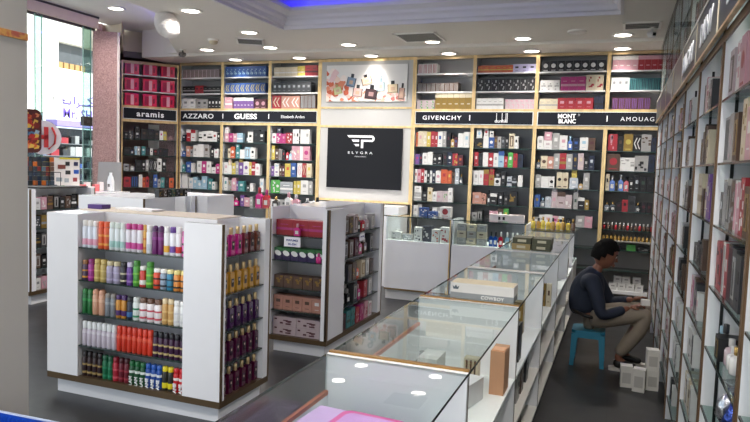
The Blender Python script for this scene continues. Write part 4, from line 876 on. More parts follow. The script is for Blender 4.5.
g1 = gondola('near white display stand full of coloured spray cans', -3.53, -2.17, 3.24, 3.81, (-3.268, -2.442), (3.285, 3.735), [.352, .567, .785, 1.0], [.356, .562, .785, 1.015])
b = MB(); b.box(.02, .26, 1.2155, 1.14, .55, 1.222, mat('c7b9a8', .5)); b.build('top_ledge', g1)
CANC = {}
def can(bc, h, r, lab, capc, sty, name='spray_can'):
    key = (bc, h, r, lab, capc, sty)
    if key not in CANC:
        b = MB(); B = mat(bc, .28, .15, noise=.02, coat=.4); ch = .2 if sty != 'tall' else .3
        b.lathe([(r * .96, 0), (r, .004), (r, h * (1 - ch) - .012), (r * .8, h * (1 - ch) - .002)], B, 14)
        if lab:
            L = mat(lab, .35)
            zz = [(.1, .32)] if sty == 'low' else [(.45, .52), (.12, .2)] if sty == 'two' else [(.14, .62)] if sty == 'big' else [(.5, .6)]
            for a, c in zz: b.lathe([(r * 1.006, h * a), (r * 1.012, h * a + .001), (r * 1.012, h * c), (r * 1.006, h * c + .001)], L, 14)
        me = b.mesh('spray_can'); b = MB()
        b.lathe([(r * .86, h * (1 - ch)), (r * .88, h * .96), (r * .7, h)] if sty != 'dome' else [(r * .95, h * (1 - ch)), (r * .93, h * .9), (r * .7, h * .97), (r * .3, h)], mat(capc, .3, coat=.3), 14)
        CANC[key] = (me, b.mesh('cap'))
    return CANC[key]
def cans(rowi, z, spec, x0=-3.262, x1=-2.448, y=3.28):
    tot = sum(s[1] for s in spec); f = (x1 - x0) / tot; x = x0; n = 0
    for (desc, w_, h, bc, lab, capc, sty) in spec:
        r = w_ * f / 2 - .0012; me, cm = can(bc, h, round(r, 4), lab, capc, sty)
        o = link('spray_can', me, None, (x + w_ * f / 2, y, z + .0004), 0); link('cap', cm, o); n += 1
        tag(o, '%s spray can, %s from left, %s shelf, near stand' % (desc, ORD[n - 1], ['top', 'second', 'third', 'fourth', 'bottom'][rowi]), 'spray can', 'spray cans on the near display stand')
        if sty == 'flame':
            tt = text({'E': 'GLAM', 'B': 'FLAME', 'R': 'FLAME', 'Y': 'POWER'}[desc[0].upper() if desc[0].upper() in 'EBRY' else 'E'], .032, mat('f2f2f2', .4), o, (.011, -r * 1.03, h * .08), (PI / 2, -PI / 2, 0), 1, .0008)
        x += w_ * f
H = .175
c0 = []
for k in range(3): c0.append(('white and pale blue', 1, H, 'dfe3ec', 'e3a9bf', 'e8e4e0', 'low'))
for k in range(2): c0.append(('orange', 1, H, 'd9582a', 'e8a24a', 'e05a28', 'two'))
for k in range(3): c0.append(('white and mint', 1, H, 'e1e6e6', 'a9cfc9', 'dde6df', 'low'))
for k in range(3): c0.append(('white and magenta with pink cap', 1, H, 'e4dfe4', 'cf4f9c', 'c63a8c', 'low'))
c0 += [('slim gold', .6, H, 'd9a24a', 'c4622a', 'd9a24a', 'two'), ('white and silver', 1, H, 'e3e2e4', 'c4c9d0', 'e8e6e4', 'low'), ('dark purple', 1, H, '6a1d63', '8a3a86', '4b1350', 'dome'), ('dark purple', 1, H, '6a1d63', '8a3a86', '4b1350', 'dome'),
       ('white with yellow print', 1, H, 'e6e4e4', 'e0a93a', 'e8e6e4', 'low'), ('white with violet cap', 1, H, 'e6e4ea', '6f4fa0', '5b2f86', 'low'), ('white with red and blue print', 1, H, 'e8e4e6', 'c8382f', 'e8e6e4', 'low'), ('pink', .8, H - .02, 'd76aa8', '3a3040', 'b53a86', 'two')]
cans(0, 1.0, c0)
c1 = [('floral multicoloured', 1.1, .13, '4a3450', 'd99a3a', '8a5a2a', 'two'), ('magenta', 1.1, .14, '9c2a86', 'c44aa4', '8a1f70', 'two'), ('pale gold', 1.1, .145, 'b9a15a', 'd2be7a', 'c9b26a', 'two'), ('pale gold', 1.1, .145, 'b9a15a', 'd2be7a', 'c9b26a', 'two'),
      ('lilac grey', 1.2, .14, 'a39bb4', 'b9b0cc', 'cabf9a', 'two'), ('lilac grey', 1.2, .14, 'a39bb4', 'b9b0cc', 'cabf9a', 'two'), ('black patterned', 1.1, .14, '26222a', 'c9c4a4', '1a181c', 'two'), ('violet', 1.1, .145, '6b3f94', '9a78b8', 'cfc4dc', 'two'),
      ('bright green', 1.1, .16, '4a9a34', '7cc04a', '3f8a2c', 'two'), ('red with white cap', 1.1, .13, 'c9382c', 'e8e4e0', 'e9e6e2', 'low'), ('bright green', 1.2, .16, '4a9a34', '8cc84a', '3f8a2c', 'two'), ('orange red with white cap', 1.1, .125, 'd84a2a', '2a2a2a', 'eceae6', 'two'),
      ('silver blue with white cap', 1.1, .125, '8d9cae', '2a2a2a', 'eceae6', 'two'), ('teal with cream cap', 1.1, .125, '2f7fa0', '1f3f50', 'e6dca4', 'two'), ('orange with yellow cap', 1.1, .125, 'd98a3a', '2a2a2a', 'e8d88a', 'two'), ('orange with yellow cap', .9, .125, 'd98a3a', '2a2a2a', 'e8d88a', 'two')]
cans(1, .785, c1)
c2 = [('dark green', 1, .16, '1f6a34', '3f9a54', '2a7a3c', 'dome')] * 2 + [('peach', 1.15, .165, 'd0a084', 'e0b89c', 'c99478', 'dome')] * 2 + [('grey', 1, .15, '7f858c', 'a4a9ae', '8f8a84', 'dome')] * 2 + \
     [('orange with purple base', 1, .145, 'c98a2c', '4b2a6a', '4b2a6a', 'low')] * 2 + [('dark navy', 1.1, .14, '1c2238', '3a6aa0', '1a1a22', 'low'), ('white and green', 1.2, .145, 'dfe6e2', '2f8a5a', 'dde2de', 'two')] + \
     [('white with brown cap', 1.3, .145, 'e6dfe0', 'c04a5a', '6a4a3a', 'two')] * 3 + [('gold', 1, .16, 'c49a5c', 'd8b87c', 'e0cba4', 'two')] * 2 + [('white', 1, .155, 'e4e4e2', 'd0d0d2', 'ecebe8', 'two')] * 2
cans(2, .567, c2)
c3 = [('white and lilac', 1, .16, 'c9c0cc', 'd9d4dc', 'e6e9ea', 'tall')] * 7 + [('bright red', 1, .16, 'd23a24', 'e2634a', 'd8402a', 'tall')] * 7 + [('black and purple', 1, .155, '3a1838', 'b9a878', '1a161c', 'two')] * 6
cans(3, .352, c3)
c4 = [('black brown', 1, .16, '2a1418', 'a08a5a', '1c1012', 'two')] * 4 + [('emerald green', 1, .155, '0f6a44', '2f8a64', '0f5a3a', 'two')] * 2 + [('crimson', 1.1, .155, 'a81a30', 'd05a68', '8a1426', 'two')] + [('dark red', 1, .155, '6a1626', 'a03a48', '4a0f1a', 'two')] * 2 + \
     [('emerald lettered', 1, .15, '14502c', 'e4ebe6', '1f6a3a', 'flame')] * 3 + [('blue lettered', 1, .15, '1f4a9a', 'e4e8ee', '2458b0', 'flame')] * 3 + [('yellow and black', 1, .15, '2a2a22', 'd8cc2a', 'e2d02a', 'low')] * 2 + [('red lettered', 1, .15, 'c01f26', 'eee6e4', 'c8202a', 'flame')] * 2
cans(4, .147, c4)
def mist(bc, h=.15):
    key = ('mist', bc, h)
    if key not in CANC:
        b = MB(); B = mat(bc, .1, .0, noise=.05, coat=.8); b.box(-.022, -.018, 0, .022, .018, h * .7, B); b.box(-.014, -.012, h * .7, .014, .012, h * .74, B)
        b.box(-.012, -.0195, h * .2, .012, -.018, h * .5, mat('1c1420' if bc != 'b8872c' else '2b2012', .3)); b.box(-.004, -.021, h * .36, .004, -.0195, h * .44, mat('d9c4b4', .3)); me = b.mesh('body_mist'); b = MB()
        b.lathe([(.011, h * .74), (.012, h * .75), (.012, h * .98), (.01, h)], mat('d9bd8c', .3, .6), 12); CANC[key] = (me, b.mesh('cap'))
    return CANC[key]
MC = [(['b01f78'] * 3 + ['6a2430', '5a2a2a', '6a3a2a'], 'magenta and brown', 1.015), (['b8872c'] * 6, 'amber gold', .785), (['3f1d4a'] * 6, 'dark violet', .562), (['4a1638'] * 6, 'dark plum', .356), (['4a1030'] * 6, 'deep maroon', .147)]
for ri, (cols, dn, z) in enumerate(MC):
    for i, c_ in enumerate(cols):
        me, cm = mist(c_, .17); o = link('body_mist', me, None, (-2.215 + .0, 3.325 + i * .074, z + .0004), PI / 2); link('cap', cm, o)
        d_ = dn if ri else ('magenta' if i < 3 else 'brown')
        tag(o, '%s mist bottle with gold cap, %s from the camera, %s side shelf, near stand' % (d_, ORD[i], ['top', 'second', 'third', 'fourth', 'bottom'][ri]), 'mist bottle', 'mist bottles on the side of the near stand')
# papers and purple box on the near stand
t = tag(MB().box(0, 0, 0, .12, .09, .03, mat('4a2a78', .4)).build('purple_box', None, (-3.5, 3.56, 1.2225), R(5)), 'small dark purple box on top of the near stand', 'box')
t = tag(MB().box(0, 0, 0, .34, .12, .012, mat('eceaea', .5)).build('paper_pad', None, (-3.33, 3.64, 1.2225), R(-4)), 'white paper pad lying on top of the near stand', 'paper pad')

g2 = gondola('middle display stand with pink gift boxes and price card', -2.72, -2.17, 4.74, 6.02, (-2.69, -2.225), (5.08, 5.93), [.36, .55, .78, .99], [.36, .56, .78, .99], top=1.22, fd=.3, sdp=.17)
GG = 'gift boxes on the middle display stand'
def gm(x, z, w_, h_, me, nm, lab, cat='gift box', y=4.83): return put(me, nm, x, y, z, lab, cat, GG)
for i in range(3): gm(-2.61 + i * .15, .99, .148, .12, box_mesh(.148, .12, .125, 'M' if i < 0 else 'R', 'M', 'b'), 'gift_box', 'crimson gift box, %s from left, top shelf of the middle stand' % ORD[i], y=4.86)
put(bottle_mesh(.05, .03, .1, 'M', 'P'), 'perfume_bottle', -2.47, 4.772, .99, 'magenta glass bottle before the crimson gift boxes', 'perfume bottle', None)
t = thing('price_card', 'small white price card hanging below the crimson gift boxes', 'price card', (-2.5, 4.742, .9))
b = MB(); b.box(-.075, -.003, 0, .075, 0, .08, mat('ecebef', .5)); b.build('card', t); text('PERFUMES', .022, mat('2a3a8a', .5), t, (0, -.0045, .046), (PI / 2, 0, 0), 1.1, .0004, ext=.0005); text('30.-DH', .024, mat('2a3a8a', .5), t, (0, -.0045, .014), (PI / 2, 0, 0), 1.1, .0004, ext=.0005)
for i in range(6):
    x = -2.65 + i * .077
    b = MB(); b.cbox(0, 0, 0, .074, .1, .1, mat('2c1f4a', .35)); b.box(-.037, -.0505, .07, .037, .05, .1008, mat('2f6a3a', .4)); me = b.mesh('gift_carton')
    o = gm(x, .78, .07, .1, me, 'gift_carton', 'violet and green carton with white oval, %s from left, middle stand' % ORD[i], 'carton')
    b = MB(); b.add([(.03 * math.cos(k * PI / 6) - .002 + .008 * math.sin(k * PI / 6), -.0515, .055 + .02 * math.sin(k * PI / 6) - .012 * math.cos(k * PI / 6)) for k in range(12)], [tuple(range(12))], mat('e4e6e4', .4)); link('white_oval', b.mesh('white_oval'), o)
put(bottle_mesh(.05, .03, .08, 'M', 'M', True), 'perfume_bottle', -2.27, 4.772, .78, 'round magenta bottle before the violet cartons', 'perfume bottle', None)
for i in range(5): gm(-2.64 + i * .09, .55, .086, .1, box_mesh(.086, .1, .1, 'X', 'D', 'n'), 'gift_box', 'dark gold patterned gift box, %s from left, third shelf, middle stand' % ORD[i])
for i in range(5): gm(-2.64 + i * .09, .36, .086, .12, box_mesh(.087, .1, .12, 'A', 'X' if i < 4 else 'W', 'p'), 'gift_box', 'salmon pink gift box, %s from left, fourth shelf, middle stand' % ORD[i])
for i in range(2):
    for k in range(2): gm(-2.57 + i * .22, .147, .2, .07, box_mesh(.215, .12, .075, 'Q', 'U', 'n'), 'gift_box', 'dusty pink patterned gift box, %s %s, bottom shelf, middle stand' % (['lower', 'upper'][k], ['left', 'right'][i])).location.z += k * .0765
SIDE = [(.99, [('X', 'G', 'w'), ('X', 'D', 'n'), ('Q', 'X', 'w'), ('Z', 'D', 'v'), ('R', 'W', 'v'), ('Q', 'W', 'v'), ('G', 'W', 'w')]), (.78, [('Z', 'G', 'w'), ('X', 'G', 'w'), ('U', 'Q', 'n'), ('M', 'P', 'v'), ('X', 'W', 'v'), ('Z', 'G', 'w')]),
        (.56, [('K', 'G', 'v'), ('Z', 'X', 'w'), ('X', 'D', 'n'), ('O', 'X', 'v'), ('C', 'D', 'w'), ('G', 'W', 'w'), ('X', 'K', 'w')]), (.36, [('K', 'K', 'v'), ('K', 'G', 'v'), ('Z', 'G', 'w'), ('M', 'P', 'v'), ('R', 'P', 'n'), ('G', 'W', 'w')]), (.147, [('U', 'K', 'w'), ('T', 'H', 'b'), ('T', 'H', 'n'), ('R', 'P', 'n'), ('M', 'P', 'n'), ('P', 'R', 'n'), ('W', 'P', 'w')])]
for ri, (z, l_) in enumerate(SIDE):
    for i, (bo, la, st_) in enumerate(l_):
        me = bottle_mesh(.07, .04, .13, bo, la) if st_ == 'v' else box_mesh(.085, .07, .14 + .01 * (i % 3), bo, la, st_)
        o = put(me, 'perfume_bottle' if st_ == 'v' else 'perfume_box', -2.222, 5.14 + i * (.142 if len(l_) < 6 else .142 * 5.2 / len(l_)), z, '%s %s, %s from the camera, %s side shelf, middle stand' % (PAL[bo][1], 'bottle' if st_ == 'v' else 'box', ORD[i], ['top', 'second', 'third', 'fourth', 'bottom'][ri]), 'perfume bottle' if st_ == 'v' else 'perfume box', 'goods on the side of the middle stand', PI / 2)
t = thing('price_card', 'small white price card on the side of the middle stand', 'price card', (-2.166, 5.45, .91), PI / 2)
b = MB(); b.box(-.06, -.003, 0, .06, 0, .06, mat('ecebef', .5)); b.build('card', t); text('PERFUMES', .016, mat('2a3a8a', .5), t, (0, -.0042, .03), (PI / 2, 0, 0), 1.1, .0003, ext=.0004)

# rear-left stands
g3 = gondola('far left display stand with dark boxes on its side', -4.75, -4.0, 4.72, 5.5, None, (4.95, 5.42), [], [.9, .6, .3], top=1.22)
for i in range(6): put(box_mesh(.06, .05, .12 + .01 * (i % 3), 'KHZKHK'[i], 'GDGDWG'[i], 'n'), 'perfume_box', -4.05, 5.0 + i * .068, 1.0 - .0995, '%s box, %s from the camera, top side shelf of far left stand' % (PAL['KHZKHK'[i]][1], ORD[i]), 'perfume box', 'boxes on the far left stand', PI / 2)
for i in range(7): put(box_mesh(.05, .05, .075, 'KXKHKZK'[i], 'DWGDGDW'[i], 'n'), 'perfume_box', -4.05, 4.99 + i * .062, 1.2205, '%s small box, %s from the camera, on top of far left stand' % (PAL['KXKHKZK'[i]][1], ORD[i]), 'perfume box', 'small boxes on top of the far left stand', PI / 2)
g3b = gondola('tall white block stand behind the near stand top', -4.5, -3.88, 5.52, 6.0, None, None, [], [], top=1.225)
g4 = gondola('low white display stand under the shop window with dark boxes', -6.4, -5.71, 5.02, 5.92, None, (5.1, 5.86), [], [1.0, .8, .6, .38], top=1.22, sdp=.22)
for ri, z in enumerate((1.0, .8, .6, .38, .147)):
    for i in range(9):
        bo = 'WKKPKZXKDKKGKZKXKCKK'[(i * 3 + ri * 5) % 20]; la = 'GWDGW'[(i + ri) % 5]
        put(box_mesh(.07, .08, .12 + .01 * ((i + ri) % 4), bo, la if la != bo else 'S', 'pnbw'[(i + ri) % 4]), 'perfume_box', -5.78, 5.15 + i * .081, z, '%s box, %s from the camera, %s shelf of the window stand' % (PAL[bo][1], ORD[i], ['top', 'second', 'third', 'fourth', 'bottom'][ri]), 'perfume box', 'boxes on the window stand', PI / 2)
t = tag(MB().box(-5.95, 5.2, 1.2205, -5.75, 5.85, 1.235, mat('2a2724', .5)).build('dark_tray'), 'thin dark tray lying on the window stand', 'tray')
t = thing('makeup_counter', 'low dark glass cabinet behind the near stand right side', 'counter', (-4.2, 6.7, 0))
b = MB(); b.box(0, 0, .05, 1.0, .45, .88, mat('77787a', .4)); b.build('body', t); b = MB(); b.box(0, 0, 1.02, 1., .45, 1.03, GLASS); b.box(0, 0, .88, .008, .45, 1.02, GLASS); b.box(.992, 0, .88, 1., .45, 1.02, GLASS); b.build('glass_case', t); b = MB(); b.box(0, 0, 0, 1, .45, .05, BLACK); b.build('plinth', t)
for i, (x, bo, cp, h_) in enumerate(((.1, 'M', 'R', .24), (.2, 'R', 'M', .22), (.33, 'K', 'D', .14), (.5, 'W', 'P', .2), (.6, 'P', 'W', .18), (.75, 'N', 'W', .14), (.88, 'K', 'K', .16))):
    put(bottle_mesh(.08, .05, h_, bo, cp), 'perfume_bottle', -4.2 + x, 6.9, 1.0305, '%s bottle with %s cap on the dark glass cabinet, %s from left' % (PAL[bo][1], PAL[cp][1], ORD[i]), 'perfume bottle', 'bottles on the dark glass cabinet')

# blue plastic basket near the camera
t = thing('blue_basket', 'bright blue plastic basket at the bottom left corner', 'basket', (-2.47, 1.62, 0), R(2))
b = MB(); BL = mat('1d52c4', .35, coat=.3)
def frus(x0, y0, x1, y1, z0, e0, z1, m, th=.006):
    b.add([(x0 + e0, y0 + e0, z0), (x1 - e0, y0 + e0, z0), (x1 - e0, y1 - e0, z0), (x0 + e0, y1 - e0, z0), (x0, y0, z1), (x1, y0, z1), (x1, y1, z1), (x0, y1, z1), (x0 + th, y0 + th, z1), (x1 - th, y0 + th, z1), (x1 - th, y1 - th, z1), (x0 + th, y1 - th, z1), (x0 + e0 + th, y0 + e0 + th, z0 + th), (x1 - e0 - th, y0 + e0 + th, z0 + th), (x1 - e0 - th, y1 - e0 - th, z0 + th), (x0 + e0 + th, y1 - e0 - th, z0 + th)],
          [(3, 2, 1, 0), (0, 1, 5, 4), (1, 2, 6, 5), (2, 3, 7, 6), (3, 0, 4, 7), (4, 5, 9, 8), (5, 6, 10, 9), (6, 7, 11, 10), (7, 4, 8, 11), (8, 9, 13, 12), (9, 10, 14, 13), (10, 11, 15, 14), (11, 8, 12, 15), (12, 13, 14, 15)], m)
frus(-.0, -.2, .5, .34, 0, .05, .5, BL); b.build('basket_body', t)
b = MB(); r_ = mat('b9c6e4', .4); b.tube([(0, -.2, .5), (.5, -.2, .5), (.5, .34, .5), (0, .34, .5), (0, -.2, .5)], .008, r_, 6); b.build('rim', t)
b = MB()
for k in range(22): b.box(.012 + k * .022, .328, .4, .018 + k * .022, .342, .49, BL)
b.build('ribs', t)

# ------------------------------------------------------------------ stool and man
SB = mat('2f7f9a', .35, noise=.02)
t = thing('plastic_stool', 'blue plastic stool under the seated man', 'stool', (-.18, 5.66, 0))
b = MB(); b.prism([(-.13, -.1), (-.1, -.13), (.1, -.13), (.13, -.1), (.13, .1), (.1, .13), (-.1, .13), (-.13, .1)], .27, .295, SB); b.build('seat', t)
b = MB()
for sx_, sy_ in ((1, 0), (-1, 0), (0, 1), (0, -1)):
    pts = [(-.13, .27), (-.13, .2), (-.09, .235), (.09, .235), (.13, .2), (.13, .27)]
    vs = []
    for k in (0, 1):
        for p, z in pts:
            q = .128 - k * .012; vs.append((q * sx_, p, z) if sx_ else (p, q * sy_, z))
    n = 6; b.add(vs, [tuple(range(n)), tuple(range(2 * n - 1, n - 1, -1))] + [(i, n + i, n + (i + 1) % n, (i + 1) % n) for i in range(n)], SB)
b.build('apron', t)
for sx_ in (-1, 1):
    for sy_ in (-1, 1):
        b = MB(); a = .1; f_ = .135; c_ = .032
        b.add([(sx_ * (f_ - c_), sy_ * (f_ - c_), 0), (sx_ * f_, sy_ * (f_ - c_), 0), (sx_ * f_, sy_ * f_, 0), (sx_ * (f_ - c_), sy_ * f_, 0), (sx_ * (a - .02), sy_ * (a - .02), .27), (sx_ * (a + .03), sy_ * (a - .02), .27), (sx_ * (a + .03), sy_ * (a + .03), .27), (sx_ * (a - .02), sy_ * (a + .03), .27)],
              [(0, 1, 2, 3), (4, 5, 6, 7), (0, 1, 5, 4), (1, 2, 6, 5), (2, 3, 7, 6), (3, 0, 4, 7)], SB); b.build('leg', t)

def skin_mesh(name, chains, m, sub=2, root=0):
    """chains: list of lists of ((x,y,z), r or (rx,ry)); equal positions are merged"""
    pos = []; rad = []; edges = []
    def idx(p, r):
        for i, q in enumerate(pos):
            if (Vector(q) - Vector(p)).length < 1e-5: return i
        pos.append(p); rad.append(r); return len(pos) - 1
    for ch in chains:
        prev = None
        for p, r in ch:
            i = idx(p, r)
            if prev is not None: edges.append((prev, i))
            prev = i
    me = bpy.data.meshes.new(name); me.from_pydata(pos, edges, []); me.update()
    o = bpy.data.objects.new(name, me); COL.objects.link(o)
    sk = o.modifiers.new('skin', 'SKIN'); sk.use_smooth_shade = True; sk.branch_smoothing = .6
    for i, v in enumerate(me.skin_vertices[0].data):
        r = rad[i]; v.radius = r if isinstance(r, tuple) else (r, r); v.use_root = (i == root)
    s2 = o.modifiers.new('sub', 'SUBSURF'); s2.levels = sub; s2.render_levels = sub
    dg = bpy.context.evaluated_depsgraph_get(); out = bpy.data.meshes.new_from_object(o.evaluated_get(dg))
    bpy.data.objects.remove(o); out.materials.clear(); out.materials.append(m); out.name = name
    for p in out.polygons: p.use_smooth = True; p.material_index = 0
    return out
def fuse(name, meshes, m, vox):
    bm = bmesh.new()
    for me in meshes: bm.from_mesh(me)
    me = bpy.data.meshes.new(name); bm.to_mesh(me); bm.free()
    o = bpy.data.objects.new(name, me); COL.objects.link(o)
    r = o.modifiers.new('r', 'REMESH'); r.mode = 'VOXEL'; r.voxel_size = vox; r.use_smooth_shade = True
    sm = o.modifiers.new('s', 'SMOOTH'); sm.iterations = 2; sm.factor = .4
    dg = bpy.context.evaluated_depsgraph_get(); out = bpy.data.meshes.new_from_object(o.evaluated_get(dg)); bpy.data.objects.remove(o)
    out.materials.clear(); out.materials.append(m)
    for p in out.polygons: p.use_smooth = True; p.material_index = 0
    return out
SKIN = mat('7d503c', .55, noise=.04)
PX, PY = 0, 5.66
def P(x, y, z): return (x, PY + y, z)
pel = P(-.19, 0, .405)
hip = lambda s: P(-.15, .085 * s, .395); knee = lambda s: P(.262 if s < 0 else .27, .105 * s, .49); ank = lambda s: P(.05 if s < 0 else .09, .1 * s, .1)
sh = lambda s: P(-.165, .165 * s, .725)
elb = {-1: P(-.085, -.215, .45), 1: P(-.02, .215, .49)}; wri = {-1: P(.125, -.13, .525), 1: P(.15, .08, .56)}
chest = P(-.2, 0, .66); neck = P(-.155, 0, .77); hd = P(-.115, 0, .86)
bodyc = [[(pel, .06), (P(-.225, 0, .5), .075), (chest, .08), (neck, .05), (hd, .05)]]
for s in (-1, 1):
    bodyc.append([(chest, .08), (P(-.18, .1 * s, .7), .035), (sh(s), .035), (elb[s], .036), (wri[s], .024)])
    bodyc.append([(pel, .06), (hip(s), .05), (knee(s), .05), (ank(s), .035), (P(ank(s)[0] + .08, .1 * s, .045), .028)])
parts = [skin_mesh('b', bodyc, SKIN)]
# hands
for s in (-1, 1):
    wx = Vector(wri[s]); d = (Vector((.05, -.01 * s, .02))).normalized(); side = Vector((0, -s, .15)).normalized(); upv = d.cross(side).normalized()
    palm = wx + d * .05
    ch = [[(tuple(wx), .022), (tuple(wx + d * .03), (.026, .018)), (tuple(palm + d * .02), (.032, .014))]]
    parts.append(skin_mesh('palm', ch, SKIN, 1))
    for k, (off, ln) in enumerate(((.026, .068), (.009, .078), (-.009, .072), (-.026, .056))):
        b0 = palm + side * off * -1 + d * .01; curl = Vector((0, 0, -1))
        parts.append(skin_mesh('f', [[(tuple(b0), .0085), (tuple(b0 + d * .02 + side * -off * .1), .0085), (tuple(b0 + d * (.02 + ln * .4) + curl * ln * .2), .008), (tuple(b0 + d * (.02 + ln * .62) + curl * ln * .55), .007)]], SKIN, 1))
    tb = wx + d * .02 + side * -.02 * 1
    parts.append(skin_mesh('th', [[(tuple(tb), .011), (tuple(tb + d * .025 + side * -.02 + Vector((0, 0, -.01))), .010), (tuple(tb + d * .06 + side * -.018 + Vector((0, 0, -.022))), .0085)]], SKIN, 1))
# head: facing +X, tilted down
def head_mesh():
    bm = bmesh.new(); bmesh.ops.create_uvsphere(bm, u_segments=28, v_segments=20, radius=1.)
    for v in bm.verts:
        x, y, z = v.co
        fx = .098; fy = .075; fz = .118
        if z < 0: fy *= 1 + .28 * z; fx *= 1 + .12 * z
        px_, py_, pz_ = x * fx, y * fy, z * fz
        if x > .2 and z < -.2: px_ += .012 * min(1, (-z - .2) * 2)     # jaw
        if x < 0 and z < -.3: px_ += .03 * (-z - .3)
        if x > .8 and -.1 < z < .22: px_ -= .006                      # eye line
        v.co = (px_, py_, pz_)
    me = bpy.data.meshes.new('head'); bm.to_mesh(me); bm.free(); return me
hm = head_mesh(); HM = Matrix.Translation(Vector(P(-.085, 0, .925))) @ Matrix.Rotation(R(10), 4, 'Z') @ Matrix.Rotation(R(22), 4, 'Y')
hm.transform(HM); parts.append(hm)
b = MB(); b.add([(.088, 0, .03), (.098, -.013, -.02), (.098, .013, -.02), (.124, 0, -.018), (.09, 0, -.032)], [(0, 1, 3), (0, 3, 2), (1, 4, 3), (3, 4, 2), (0, 2, 1), (1, 2, 4)], SKIN)
b.tube([(.094, -.022, -.052), (.104, 0, -.05), (.094, .022, -.052)], .0075, SKIN, 8); b.tube([(.094, -.02, -.064), (.102, 0, -.063), (.094, .02, -.064)], .0075, SKIN, 8)
for s in (-1, 1): b.lathe([(.004, -.006), (.02, -.003), (.02, .003), (.004, .006)], SKIN, 12, (0, 0, 0), 1, 1); b.v = b.v[:-0 or None]
ear = []
em = b.mesh('nose'); em.transform(HM); parts.append(em)
for s in (-1, 1):
    e = MB(); e.lathe([(.006, -.006), (.024, -.004), (.026, .003), (.012, .007)], SKIN, 14, sy=.65); q = e.mesh('ear'); q.transform(HM @ Matrix.Translation((-.005, .074 * s, -.012)) @ Matrix.Rotation(R(90), 4, 'X') @ Matrix.Rotation(R(90), 4, 'Z')); parts.append(q)
bodym = fuse('person', parts, SKIN, .0055)
man = link('person', bodym); tag(man, 'man in navy shirt and khaki trousers sitting on blue stool reaching to shelf', 'person')
# eyes
b = MB()
for s in (-1, 1): b.lathe([(.001, -.009), (.005, -.005), (.007, 0), (.005, .005), (.001, .009)], mat('efe8e2', .3), 10, (.081, .03 * s, .012)); b.lathe([(.001, -.005), (.004, 0), (.001, .005)], BLACK, 8, (.0895, .03 * s, .011))
em = b.mesh('eyes'); em.transform(HM); link('eyes', em, man)
b = MB()
for s in (-1, 1): b.tube([(.088, .014 * s, .032), (.086, .032 * s, .036), (.074, .05 * s, .03)], .004, mat('1b1513', .8), 6)
em = b.mesh('eyebrows'); em.transform(HM); link('eyebrows', em, man)
bm = bmesh.new(); bmesh.ops.create_uvsphere(bm, u_segments=40, v_segments=30, radius=1.); rn = random.Random(2)
dele = []
for v in bm.verts:
    x, y, z = v.co; k = 1.0 + rn.uniform(-.02, .035)
    lim = .45 if x > .55 else (.1 if x > .1 else (-.25 if abs(y) > .6 and x > -.25 else -.55))
    if z < lim: dele.append(v)
    v.co = (x * .108 * k - .004, y * .085 * k, z * .131 * k + .003)
bmesh.ops.delete(bm, geom=dele, context='VERTS')
me = bpy.data.meshes.new('hair'); bm.to_mesh(me); bm.free(); me.materials.append(mat('0b0908', .85, spec=.15, bump=.8, scale=90.)); me.transform(HM)
for p in me.polygons: p.use_smooth = True
o = link('hair', me, man); md = o.modifiers.new('s', 'SOLIDIFY'); md.thickness = .014; md.offset = -1
# clothes
NV = mat('1a2233', .8, noise=.06, bump=.25, scale=14.); KH = mat('85796a', .85, noise=.06, bump=.3, scale=12.)
shc = [[(P(-.2, 0, .41), (.135, .145)), (P(-.225, 0, .5), (.135, .15)), (P(-.215, 0, .62), (.13, .155)), (P(-.18, 0, .72), (.09, .125)), (P(-.16, 0, .785), .066), (P(-.15, 0, .805), .062)]]
for s in (-1, 1):
    shc.append([(P(-.2, .04 * s, .68), .09), (P(-.185, .11 * s, .7), .082), (sh(s), .072), (P((sh(s)[0] + elb[s][0]) / 2, (.165 * s + (elb[s][1] - PY)) / 2, .6), .062), (elb[s], .053), (tuple(Vector(elb[s]).lerp(Vector(wri[s]), .85)), .038)])
shirt = fuse('shirt', [skin_mesh('shirt', [c_], NV) for c_ in shc], NV, .008); link('shirt', shirt, man)
trc = [[(P(-.235, 0, .4), (.1, .13)), (P(-.19, 0, .4), (.105, .14)), (P(-.12, 0, .4), (.09, .13))]]
for s in (-1, 1): trc.append([(P(-.18, .07 * s, .4), .095), (P(-.08, .09 * s, .41), .092), (P(.08, .1 * s, .45), .082), (knee(s), .068), (P(.2, .105 * s, .33), .062), (P(ank(s)[0] + .0, .1 * s, .12), .052)])
tro = fuse('trousers', [skin_mesh('trousers', [c_], KH) for c_ in trc], KH, .008); link('trousers', tro, man)
b = MB(); bl = [(-.19 + .135 * math.cos(a), PY + .15 * math.sin(a), .425 - .03 * math.cos(a)) for a in [i * PI / 12 for i in range(25)]]
b.tube(bl, .014, mat('201a16', .4), 6); b.build('belt', man)
for s in (-1, 1):
    ax = ank(s)[0]; b = MB(); y = PY + .1 * s
    prf = [(-.06, .03), (-.04, .043), (.03, .045), (.1, .048), (.16, .04), (.19, .02)]
    out = [(ax + a, y - w_) for a, w_ in prf] + [(ax + a, y + w_) for a, w_ in reversed(prf)]
    b.prism(out, .001, .024, mat('c9c4bc', .5)); b.build('shoe_sole', man)
    me = skin_mesh('shoe', [[((ax - .03, y, .055), .038), ((ax + .03, y, .06), .042), ((ax + .09, y, .05), (.04, .032)), ((ax + .155, y, .042), (.032, .022))]], mat('1a1918', .5)); link('shoe', me, man)
t = tag(MB().cbox(0, 0, 0, .06, .05, .045, mat('ddd9d2', .5)).build('white_carton', None, (.235, PY - .13, .56), R(10)), 'white carton held in the hand of the man', 'carton')
